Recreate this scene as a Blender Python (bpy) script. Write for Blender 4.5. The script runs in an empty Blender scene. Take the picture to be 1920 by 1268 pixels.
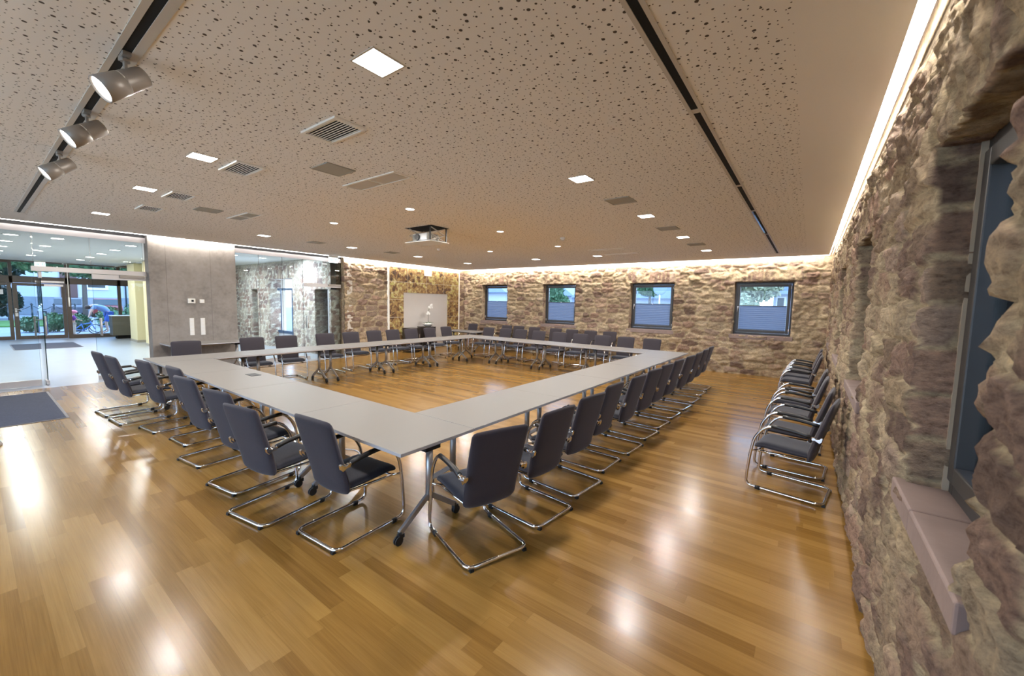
import bpy, bmesh, math, random
import numpy as np
from mathutils import Vector, Matrix, Euler
random.seed(7)
PI = math.pi
S = bpy.context.scene
COL = S.collection

# ------------------------------------------------------------------ camera
cam_d = bpy.data.cameras.new('camera')
cam = bpy.data.objects.new('camera', cam_d)
COL.objects.link(cam)
S.camera = cam
yaw, pit, rol = 0.6351, 0.0857, -0.0216
fw = np.array([-math.sin(yaw)*math.cos(pit), math.cos(yaw)*math.cos(pit), -math.sin(pit)])
rr = np.array([math.cos(yaw), math.sin(yaw), 0.0])
dd = np.cross(fw, rr)
cr_, sr_ = math.cos(rol), math.sin(rol)
right = cr_*rr + sr_*dd
down = -sr_*rr + cr_*dd
mw = Matrix.Identity(4)
for i in range(3):
    mw[i][0] = right[i]; mw[i][1] = -down[i]; mw[i][2] = -fw[i]
mw[2][3] = 1.785
cam.matrix_world = mw
cam_d.sensor_width = 36.0
cam_d.lens = 754.39/1920*36.0
cam_d.clip_start = 0.02
cam_d.clip_end = 400
cam_d.dof.use_dof = True
cam_d.dof.focus_distance = 3.6
cam_d.dof.aperture_fstop = 3.2

# ------------------------------------------------------------------ world, exposure
W = bpy.data.worlds.new('world'); S.world = W
W.use_nodes = True
wn = W.node_tree.nodes; wl = W.node_tree.links
bg = wn['Background']
tc = wn.new('ShaderNodeTexCoord'); sep = wn.new('ShaderNodeSeparateXYZ'); cr = wn.new('ShaderNodeValToRGB')
wl.new(tc.outputs['Generated'], sep.inputs[0]); wl.new(sep.outputs['Z'], cr.inputs[0])
cr.color_ramp.elements[0].position = 0.0; cr.color_ramp.elements[0].color = (0.62, 0.76, 1.0, 1)
cr.color_ramp.elements[1].position = 0.6; cr.color_ramp.elements[1].color = (0.38, 0.60, 1.0, 1)
wl.new(cr.outputs[0], bg.inputs['Color'])
bg.inputs['Strength'].default_value = 5.2
S.view_settings.view_transform = 'Standard'
S.view_settings.look = 'None'
S.view_settings.exposure = 0.56
S.view_settings.gamma = 1.0
S.view_settings.use_curve_mapping = False
try:
    S.cycles.max_bounces = 8; S.cycles.diffuse_bounces = 4; S.cycles.glossy_bounces = 4
    S.cycles.transparent_max_bounces = 16; S.cycles.transmission_bounces = 4
    S.cycles.sample_clamp_indirect = 6.0
    S.cycles.caustics_reflective = False; S.cycles.caustics_refractive = False
    S.cycles.use_denoising = True
except Exception:
    pass

# ------------------------------------------------------------------ numbers of the place
HC = 3.085          # ceiling height
XR = 0.37           # right stone wall face
YB = 12.45          # back stone wall face
XL = -11.66         # concrete wall face
XG = -11.85         # glass partition plane

# ------------------------------------------------------------------ material helpers
def newmat(name):
    m = bpy.data.materials.new(name); m.use_nodes = True
    return m, m.node_tree.nodes, m.node_tree.links, m.node_tree.nodes['Principled BSDF']

def mat(name, col, rough=0.5, metal=0.0, bump=0, bscale=200, coat=0, sheen=0, var=0):
    m, n, l, b = newmat(name)
    b.inputs['Base Color'].default_value = (*col, 1)
    b.inputs['Roughness'].default_value = rough
    b.inputs['Metallic'].default_value = metal
    if coat:
        b.inputs['Coat Weight'].default_value = coat; b.inputs['Coat Roughness'].default_value = 0.1
    if sheen:
        b.inputs['Sheen Weight'].default_value = sheen; b.inputs['Sheen Roughness'].default_value = 0.4
    if bump or var:
        t = n.new('ShaderNodeTexCoord'); ns = n.new('ShaderNodeTexNoise'); ns.inputs['Scale'].default_value = bscale
        ns.inputs['Detail'].default_value = 3
        l.new(t.outputs['Object'], ns.inputs['Vector'])
        if bump:
            bp = n.new('ShaderNodeBump'); bp.inputs['Strength'].default_value = bump; bp.inputs['Distance'].default_value = 0.002
            l.new(ns.outputs[0], bp.inputs['Height']); l.new(bp.outputs[0], b.inputs['Normal'])
        if var:
            ns2 = n.new('ShaderNodeTexNoise'); ns2.inputs['Scale'].default_value = bscale*0.2
            l.new(t.outputs['Object'], ns2.inputs['Vector'])
            mx = n.new('ShaderNodeMix'); mx.data_type = 'RGBA'
            mx.inputs['A'].default_value = (*[c*(1-var) for c in col], 1)
            mx.inputs['B'].default_value = (*[min(1, c*(1+var)) for c in col], 1)
            l.new(ns2.outputs[0], mx.inputs['Factor']); l.new(mx.outputs['Result'], b.inputs['Base Color'])
    return m

def emit(name, col, strength):
    m = bpy.data.materials.new(name); m.use_nodes = True
    n = m.node_tree.nodes; l = m.node_tree.links
    n.remove(n['Principled BSDF'])
    e = n.new('ShaderNodeEmission'); e.inputs[0].default_value = (*col, 1); e.inputs[1].default_value = strength
    l.new(e.outputs[0], n['Material Output'].inputs[0])
    return m

def glassmat(name, tint=(0.92, 0.965, 0.975), refl=0.9):
    m = bpy.data.materials.new(name); m.use_nodes = True
    n = m.node_tree.nodes; l = m.node_tree.links
    n.remove(n['Principled BSDF'])
    tr = n.new('ShaderNodeBsdfTransparent'); tr.inputs[0].default_value = (*tint, 1)
    gl = n.new('ShaderNodeBsdfGlossy'); gl.inputs['Roughness'].default_value = 0.0; gl.inputs['Color'].default_value = (refl, refl, refl, 1)
    fr = n.new('ShaderNodeFresnel'); fr.inputs[0].default_value = 1.32
    mx = n.new('ShaderNodeMixShader')
    l.new(fr.outputs[0], mx.inputs[0]); l.new(tr.outputs[0], mx.inputs[1]); l.new(gl.outputs[0], mx.inputs[2])
    l.new(mx.outputs[0], n['Material Output'].inputs[0])
    return m

class NT:
    """small math helper for node trees"""
    def __init__(s, n, l): s.n = n; s.l = l
    def m(s, op, a, b=None, c=None):
        k = s.n.new('ShaderNodeMath'); k.operation = op
        for i, v in enumerate((a, b, c)):
            if v is None: continue
            if isinstance(v, (int, float)): k.inputs[i].default_value = v
            else: s.l.new(v, k.inputs[i])
        return k.outputs[0]

def ramp(n, stops, interp='LINEAR'):
    r = n.new('ShaderNodeValToRGB'); r.color_ramp.interpolation = interp
    e = r.color_ramp.elements
    while len(e) < len(stops): e.new(0.5)
    for i, (p, c) in enumerate(stops):
        e[i].position = p; e[i].color = (*c, 1)
    return r

# ---- bamboo plank floor: planks run along X
def floor_material():
    m, n, l, b = newmat('bamboo_planks'); N = NT(n, l)
    g = n.new('ShaderNodeNewGeometry'); sp = n.new('ShaderNodeSeparateXYZ'); l.new(g.outputs['Position'], sp.inputs[0])
    x, y = sp.outputs['X'], sp.outputs['Y']
    rw = N.m('DIVIDE', y, 0.0885)
    row = N.m('FLOOR', rw); fy = N.m('FRACT', rw)
    w1 = n.new('ShaderNodeTexWhiteNoise'); w1.noise_dimensions = '1D'; l.new(row, w1.inputs['W'])
    xo = N.m('ADD', N.m('DIVIDE', x, 1.15), N.m('MULTIPLY', w1.outputs['Value'], 7.31))
    br = N.m('FLOOR', xo); fx = N.m('FRACT', xo)
    cb = n.new('ShaderNodeCombineXYZ'); l.new(row, cb.inputs[0]); l.new(br, cb.inputs[1])
    w2 = n.new('ShaderNodeTexWhiteNoise'); w2.noise_dimensions = '2D'; l.new(cb.outputs[0], w2.inputs['Vector'])
    # grain: noise stretched along x, shifted per plank
    cv = n.new('ShaderNodeCombineXYZ')
    l.new(N.m('ADD', N.m('MULTIPLY', x, 2.4), N.m('MULTIPLY', w2.outputs['Value'], 31.0)), cv.inputs[0])
    l.new(N.m('MULTIPLY', y, 130.0), cv.inputs[1]); l.new(N.m('MULTIPLY', w2.outputs['Value'], 17.0), cv.inputs[2])
    ns = n.new('ShaderNodeTexNoise'); ns.inputs['Scale'].default_value = 1.0; ns.inputs['Detail'].default_value = 4; ns.inputs['Roughness'].default_value = 0.65
    l.new(cv.outputs[0], ns.inputs['Vector'])
    cv2 = n.new('ShaderNodeCombineXYZ'); l.new(N.m('MULTIPLY', x, 2.2), cv2.inputs[0]); l.new(N.m('MULTIPLY', y, 28.0), cv2.inputs[1]); l.new(N.m('MULTIPLY', w2.outputs['Value'], 9.0), cv2.inputs[2])
    ns2 = n.new('ShaderNodeTexNoise'); ns2.inputs['Scale'].default_value = 1.0; ns2.inputs['Detail'].default_value = 2
    l.new(cv2.outputs[0], ns2.inputs['Vector'])
    f = N.m('ADD', N.m('ADD', N.m('MULTIPLY', w2.outputs['Value'], 0.36), N.m('MULTIPLY', ns.outputs[0], 0.42)), N.m('MULTIPLY', ns2.outputs[0], 0.28))
    r = ramp(n, [(0.20, (0.150, 0.073, 0.016)), (0.45, (0.225, 0.118, 0.027)), (0.68, (0.285, 0.158, 0.040)), (0.92, (0.34, 0.20, 0.056))])
    l.new(f, r.inputs[0])
    # thin seams
    ey = N.m('MINIMUM', fy, N.m('SUBTRACT', 1.0, fy)); ex = N.m('MINIMUM', fx, N.m('SUBTRACT', 1.0, fx))
    seam = N.m('MAXIMUM', N.m('LESS_THAN', ey, 0.008), N.m('LESS_THAN', ex, 0.0008))
    mx = n.new('ShaderNodeMix'); mx.data_type = 'RGBA'; l.new(N.m('MULTIPLY', seam, 0.28), mx.inputs['Factor'])
    l.new(r.outputs[0], mx.inputs['A']); mx.inputs['B'].default_value = (0.07, 0.035, 0.012, 1)
    l.new(mx.outputs['Result'], b.inputs['Base Color'])
    rg = N.m('ADD', 0.195, N.m('MULTIPLY', w2.outputs['Value'], 0.05)); l.new(rg, b.inputs['Roughness'])
    b.inputs['Specular IOR Level'].default_value = 0.30
    return m

# ---- perforated acoustic ceiling
def ceiling_material():
    m, n, l, b = newmat('perforated_plasterboard'); N = NT(n, l)
    g = n.new('ShaderNodeNewGeometry'); sp = n.new('ShaderNodeSeparateXYZ'); l.new(g.outputs['Position'], sp.inputs[0])
    x, y = sp.outputs['X'], sp.outputs['Y']
    cv = n.new('ShaderNodeCombineXYZ'); l.new(x, cv.inputs[0]); l.new(y, cv.inputs[1])
    def layer(cell, rmin, rmax, seed):
        ad = n.new('ShaderNodeVectorMath'); ad.operation = 'ADD'; ad.inputs[1].default_value = (seed*3.7, seed*1.9, 0)
        l.new(cv.outputs[0], ad.inputs[0])
        v = n.new('ShaderNodeTexVoronoi'); v.voronoi_dimensions = '2D'; v.inputs['Scale'].default_value = 1.0/cell
        v.inputs['Randomness'].default_value = 0.75
        l.new(ad.outputs[0], v.inputs['Vector'])
        sc = n.new('ShaderNodeSeparateColor'); l.new(v.outputs['Color'], sc.inputs[0])
        pick = N.m('GREATER_THAN', sc.outputs[0], 0.60)
        rad = N.m('ADD', rmin, N.m('MULTIPLY', pick, rmax-rmin))
        return N.m('LESS_THAN', N.m('MULTIPLY', v.outputs['Distance'], cell), rad)
    h = N.m('MAXIMUM', layer(0.088, 0.0060, 0.0092, 1), layer(0.046, 0.0034, 0.0040, 2))
    inside = N.m('MULTIPLY', N.m('MULTIPLY', N.m('LESS_THAN', x, -0.15), N.m('GREATER_THAN', x, -10.6)), N.m('MULTIPLY', N.m('LESS_THAN', y, 11.38), N.m('GREATER_THAN', y, -2.6)))
    h = N.m('MULTIPLY', h, inside)
    def line(v, at, w): return N.m('LESS_THAN', N.m('ABSOLUTE', N.m('SUBTRACT', v, at)), w)
    ln = N.m('MAXIMUM', line(x, -5.515, 0.004), N.m('MAXIMUM', line(x, -10.63, 0.003), line(y, 11.42, 0.003)))
    col = n.new('ShaderNodeMix'); col.data_type = 'RGBA'; l.new(h, col.inputs['Factor'])
    nz = n.new('ShaderNodeTexNoise'); nz.inputs['Scale'].default_value = 0.8; l.new(cv.outputs[0], nz.inputs['Vector'])
    bs = n.new('ShaderNodeMix'); bs.data_type = 'RGBA'; l.new(nz.outputs[0], bs.inputs['Factor'])
    bs.inputs['A'].default_value = (0.93, 0.90, 0.86, 1); bs.inputs['B'].default_value = (0.95, 0.92, 0.88, 1)
    l.new(bs.outputs['Result'], col.inputs['A']); col.inputs['B'].default_value = (0.10, 0.08, 0.065, 1)
    c2 = n.new('ShaderNodeMix'); c2.data_type = 'RGBA'; l.new(N.m('MULTIPLY', ln, 0.6), c2.inputs['Factor'])
    l.new(col.outputs['Result'], c2.inputs['A']); c2.inputs['B'].default_value = (0.25, 0.2, 0.16, 1)
    l.new(c2.outputs['Result'], b.inputs['Base Color']); b.inputs['Roughness'].default_value = 0.85
    b.inputs['Specular IOR Level'].default_value = 0.2
    return m

def stone_material():
    m, n, l, b = newmat('rubble_stone')
    at = n.new('ShaderNodeAttribute'); at.attribute_name = 'stone_col'
    t = n.new('ShaderNodeTexCoord')
    n1 = n.new('ShaderNodeTexNoise'); n1.inputs['Scale'].default_value = 22; n1.inputs['Detail'].default_value = 8; n1.inputs['Roughness'].default_value = 0.72
    n2 = n.new('ShaderNodeTexNoise'); n2.inputs['Scale'].default_value = 120; n2.inputs['Detail'].default_value = 4
    mp_ = n.new('ShaderNodeMapping'); mp_.inputs['Scale'].default_value = (1, 1, 1.8); l.new(t.outputs['Object'], mp_.inputs['Vector'])
    for k in (n1, n2): l.new(mp_.outputs[0], k.inputs['Vector'])
    r = ramp(n, [(0.32, (0.52, 0.48, 0.47)), (0.5, (1, 1, 1)), (0.68, (1.38, 1.34, 1.25))]); l.new(n1.outputs[0], r.inputs[0])  # relief shading painted in: bump hollows darkened, high spots lightened
    mx = n.new('ShaderNodeMix'); mx.data_type = 'RGBA'; mx.blend_type = 'MULTIPLY'; mx.inputs['Factor'].default_value = 1.0
    l.new(at.outputs['Color'], mx.inputs['A']); l.new(r.outputs[0], mx.inputs['B'])
    l.new(mx.outputs['Result'], b.inputs['Base Color']); b.inputs['Roughness'].default_value = 0.9
    b.inputs['Specular IOR Level'].default_value = 0.15
    bp = n.new('ShaderNodeBump'); bp.inputs['Strength'].default_value = 0.9; bp.inputs['Distance'].default_value = 0.024
    b2 = n.new('ShaderNodeBump'); b2.inputs['Strength'].default_value = 0.5; b2.inputs['Distance'].default_value = 0.003
    l.new(n1.outputs[0], bp.inputs['Height']); l.new(n2.outputs[0], b2.inputs['Height']); l.new(bp.outputs[0], b2.inputs['Normal'])
    l.new(b2.outputs[0], b.inputs['Normal'])
    return m

def concrete_material():
    m, n, l, b = newmat('fair_faced_concrete'); N = NT(n, l)
    t = n.new('ShaderNodeTexCoord')
    n1 = n.new('ShaderNodeTexNoise'); n1.inputs['Scale'].default_value = 2.2; n1.inputs['Detail'].default_value = 6; n1.inputs['Roughness'].default_value = 0.65
    n2 = n.new('ShaderNodeTexNoise'); n2.inputs['Scale'].default_value = 14; n2.inputs['Detail'].default_value = 3
    for k in (n1, n2): l.new(t.outputs['Object'], k.inputs['Vector'])
    r = ramp(n, [(0.30, (0.17, 0.152, 0.138)), (0.5, (0.265, 0.238, 0.215)), (0.72, (0.335, 0.30, 0.275))])
    l.new(N.m('ADD', N.m('MULTIPLY', n1.outputs[0], 0.75), N.m('MULTIPLY', n2.outputs[0], 0.25)), r.inputs[0])
    g = n.new('ShaderNodeNewGeometry'); sp = n.new('ShaderNodeSeparateXYZ'); l.new(g.outputs['Position'], sp.inputs[0])
    y = sp.outputs['Y']
    ln = N.m('MAXIMUM', N.m('LESS_THAN', N.m('ABSOLUTE', N.m('SUBTRACT', y, 2.706)), 0.006), N.m('LESS_THAN', N.m('ABSOLUTE', N.m('SUBTRACT', y, 3.54)), 0.006))
    mx = n.new('ShaderNodeMix'); mx.data_type = 'RGBA'; l.new(N.m('MULTIPLY', ln, 0.5), mx.inputs['Factor']); l.new(r.outputs[0], mx.inputs['A'])
    mx.inputs['B'].default_value = (0.14, 0.12, 0.11, 1)
    l.new(mx.outputs['Result'], b.inputs['Base Color']); b.inputs['Roughness'].default_value = 0.7
    bp = n.new('ShaderNodeBump'); bp.inputs['Strength'].default_value = 0.2; bp.inputs['Distance'].default_value = 0.003
    l.new(n2.outputs[0], bp.inputs['Height']); l.new(bp.outputs[0], b.inputs['Normal'])
    return m

def mural_material():
    m, n, l, b = newmat('collage_print'); N = NT(n, l)
    t = n.new('ShaderNodeTexCoord')
    v = n.new('ShaderNodeTexVoronoi'); v.inputs['Scale'].default_value = 5.0; l.new(t.outputs['Object'], v.inputs['Vector'])
    v2 = n.new('ShaderNodeTexVoronoi'); v2.inputs['Scale'].default_value = 13.0; l.new(t.outputs['Object'], v2.inputs['Vector'])
    ns = n.new('ShaderNodeTexNoise'); ns.inputs['Scale'].default_value = 7; ns.inputs['Detail'].default_value = 5; l.new(t.outputs['Object'], ns.inputs['Vector'])
    s1 = n.new('ShaderNodeSeparateColor'); l.new(v.outputs['Color'], s1.inputs[0])
    s2 = n.new('ShaderNodeSeparateColor'); l.new(v2.outputs['Color'], s2.inputs[0])
    f = N.m('ADD', N.m('ADD', N.m('MULTIPLY', s1.outputs[0], 0.35), N.m('MULTIPLY', s2.outputs[1], 0.3)), N.m('MULTIPLY', ns.outputs[0], 0.4))
    r = ramp(n, [(0.24, (0.06, 0.03, 0.018)), (0.40, (0.20, 0.10, 0.04)), (0.50, (0.42, 0.28, 0.10)), (0.60, (0.24, 0.14, 0.055)), (0.68, (0.58, 0.48, 0.23)), (0.76, (0.42, 0.38, 0.09)), (0.88, (0.70, 0.62, 0.42))])
    l.new(f, r.inputs[0])
    g = n.new('ShaderNodeNewGeometry'); sp = n.new('ShaderNodeSeparateXYZ'); l.new(g.outputs['Position'], sp.inputs[0])
    y, z = sp.outputs['Y'], sp.outputs['Z']
    gz = N.m('LESS_THAN', N.m('FRACT', N.m('DIVIDE', N.m('ADD', z, 0.03), 0.62)), 0.016)
    gy = N.m('LESS_THAN', N.m('FRACT', N.m('DIVIDE', N.m('SUBTRACT', y, 8.56), 0.88)), 0.012)
    mx = n.new('ShaderNodeMix'); mx.data_type = 'RGBA'; l.new(N.m('MAXIMUM', gz, gy), mx.inputs['Factor']); l.new(r.outputs[0], mx.inputs['A'])
    mx.inputs['B'].default_value = (0.7, 0.64, 0.5, 1)
    l.new(mx.outputs['Result'], b.inputs['Base Color']); b.inputs['Roughness'].default_value = 0.55
    return m

M = {}
M['floor'] = floor_material()
M['ceiling'] = ceiling_material()
M['stone'] = stone_material()
M['concrete'] = concrete_material()
M['mural'] = mural_material()
M['plaster'] = mat('warm_plaster', (0.62, 0.56, 0.48), 0.85, bump=0.1, bscale=60)
M['white'] = mat('white_paint', (0.78, 0.77, 0.75), 0.5)
M['grey_floor'] = mat('grey_stone_tiles', (0.36, 0.39, 0.44), 0.28, var=0.12, bscale=12)
M['foyer_ceiling'] = mat('foyer_ceiling_paint', (0.78, 0.79, 0.74), 0.85)
M['cream'] = mat('cream_wall_paint', (0.78, 0.72, 0.45), 0.7)
M['chrome'] = mat('polished_chrome', (0.80, 0.78, 0.76), 0.07, 1.0)
M['fabric'] = mat('dark_navy_wool', (0.031, 0.025, 0.032), 0.9, bump=0.5, bscale=900, sheen=0.22, var=0.2)
M['seatfab'] = mat('dark_navy_seat_wool', (0.016, 0.017, 0.028), 0.92, bump=0.5, bscale=900, sheen=0.25, var=0.2)
M['black'] = mat('black_plastic', (0.012, 0.012, 0.013), 0.38)
M['rubber'] = mat('black_rubber', (0.010, 0.010, 0.010), 0.6)
M['top'] = mat('light_grey_laminate', (0.190, 0.178, 0.166), 0.5, bump=0.03, bscale=700)
M['top'].node_tree.nodes['Principled BSDF'].inputs['Specular IOR Level'].default_value = 0.3
M['edge'] = mat('grey_table_edging', (0.42, 0.41, 0.42), 0.4)
M['silver'] = mat('silver_powder_coat', (0.42, 0.40, 0.38), 0.35, 0.7)
M['frame'] = mat('anthracite_window_frame', (0.035, 0.032, 0.030), 0.45)
M['brownframe'] = mat('brown_bronze_frame', (0.085, 0.065, 0.055), 0.45)
M['sill'] = mat('red_sandstone_sill', (0.24, 0.175, 0.155), 0.75, bump=0.5, bscale=40, var=0.2)
M['alu'] = mat('brushed_aluminium', (0.62, 0.60, 0.60), 0.38, 0.6)
M['track'] = mat('cream_metal_profile', (0.62, 0.57, 0.50), 0.5)
M['spot'] = mat('grey_spotlight_housing', (0.33, 0.30, 0.27), 0.42, 0.3)
M['vent'] = mat('cream_grille_enamel', (0.92, 0.89, 0.82), 0.4)
M['speaker'] = mat('grey_speaker_mesh', (0.40, 0.38, 0.32), 0.6, var=0.1, bscale=900)
M['beige'] = mat('beige_board', (0.58, 0.54, 0.50), 0.6, var=0.05, bscale=8)
M['darkwood'] = mat('black_brown_veneer', (0.030, 0.022, 0.018), 0.35)
M['ceramic'] = mat('white_ceramic', (0.8, 0.78, 0.72), 0.25)
M['petal'] = mat('white_petal', (0.85, 0.85, 0.82), 0.6)
M['stem'] = mat('dark_green_stem', (0.06, 0.09, 0.03), 0.6)
M['leaf'] = mat('orchid_leaf', (0.05, 0.10, 0.03), 0.4)
M['mat'] = mat('blue_grey_carpet', (0.050, 0.056, 0.085), 0.95, bump=0.8, bscale=260, var=0.35)
M['matedge'] = mat('mat_rubber_edge', (0.16, 0.15, 0.16), 0.6)
M['glass'] = glassmat('clear_glass')
M['tintglass'] = glassmat('glass_edge_green', (0.80, 0.90, 0.88))
M['glassedge'] = mat('dark_glass_edge', (0.010, 0.03, 0.025), 0.15)
M['lamp'] = emit('lamp_diffuser', (1.0, 0.97, 0.93), 9.0)
M['led'] = emit('led_strip', (1.0, 0.95, 0.93), 14.0)
M['ledlow'] = emit('led_line', (1.0, 0.93, 0.95), 4.0)
M['exitw'] = emit('exit_face', (0.80, 0.95, 1.0), 2.4)
M['exitg'] = emit('exit_green', (0.30, 0.80, 0.75), 0.9)
M['outlet'] = mat('dark_grey_flap', (0.035, 0.033, 0.032), 0.6)
M['bead'] = mat('mortar_bead', (0.36, 0.29, 0.21), 0.9)
M['dark'] = mat('recess_shade_black', (0.006, 0.006, 0.006), 0.9)  # near-black for sheets that stand in for shade inside recesses
M['plant'] = mat('shrub_leaf', (0.065, 0.14, 0.06), 0.6, var=0.4, bscale=8)
M['plantdark'] = mat('dark_shrub_leaf', (0.020, 0.050, 0.034), 0.6, var=0.5, bscale=8)
M['grass'] = mat('lawn', (0.07, 0.17, 0.03), 0.9, var=0.3, bscale=10)
M['pave'] = mat('grey_paving', (0.22, 0.24, 0.28), 0.8, var=0.1, bscale=8)
M['bounce_ground'] = mat('pale_bounce_ground', (0.70, 0.58, 0.44), 0.9, var=0.06, bscale=5)  # kept pale to reflect daylight into the room from out of view
M['housewall'] = mat('pale_render', (0.46, 0.49, 0.55), 0.85)
M['houseplinth'] = mat('plinth_stone', (0.20, 0.23, 0.27), 0.85, var=0.2, bscale=20)
M['roof'] = mat('dark_roof', (0.16, 0.17, 0.22), 0.8)
M['bark'] = mat('bark', (0.10, 0.085, 0.075), 0.9, bump=0.5, bscale=40)
M['skin'] = mat('skin', (0.55, 0.34, 0.25), 0.5)
M['shirt'] = mat('light_blue_cotton', (0.20, 0.29, 0.48), 0.8)
M['shorts'] = mat('blue_cotton', (0.04, 0.11, 0.42), 0.8)
M['pink'] = mat('pink_shell', (0.80, 0.20, 0.28), 0.4)
M['purple'] = mat('purple_cotton', (0.20, 0.04, 0.26), 0.8)
M['khaki'] = mat('beige_cotton', (0.55, 0.45, 0.36), 0.8)
M['bikeblue'] = mat('blue_bike_paint', (0.04, 0.18, 0.60), 0.3)
M['carred'] = mat('red_car_paint', (0.22, 0.02, 0.02), 0.25, coat=0.5)
M['cargrey'] = mat('grey_car_paint', (0.10, 0.11, 0.14), 0.25, coat=0.5)
M['carglass'] = mat('dark_car_glass', (0.03, 0.04, 0.05), 0.1)
M['hair'] = mat('brown_hair', (0.06, 0.035, 0.02), 0.7)
M['paper'] = mat('white_paper', (0.75, 0.75, 0.78), 0.7)

def blind_material():
    m = bpy.data.materials.new('pleated_blind_cloth'); m.use_nodes = True
    n = m.node_tree.nodes; l = m.node_tree.links
    n.remove(n['Principled BSDF'])
    d = n.new('ShaderNodeBsdfDiffuse'); d.inputs[0].default_value = (0.10, 0.115, 0.15, 1)
    t = n.new('ShaderNodeBsdfTranslucent'); t.inputs[0].default_value = (0.10, 0.12, 0.16, 1)
    mx = n.new('ShaderNodeAddShader')
    l.new(d.outputs[0], mx.inputs[0]); l.new(t.outputs[0], mx.inputs[1]); l.new(mx.outputs[0], n['Material Output'].inputs[0])
    return m
M['blind'] = blind_material()

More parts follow.
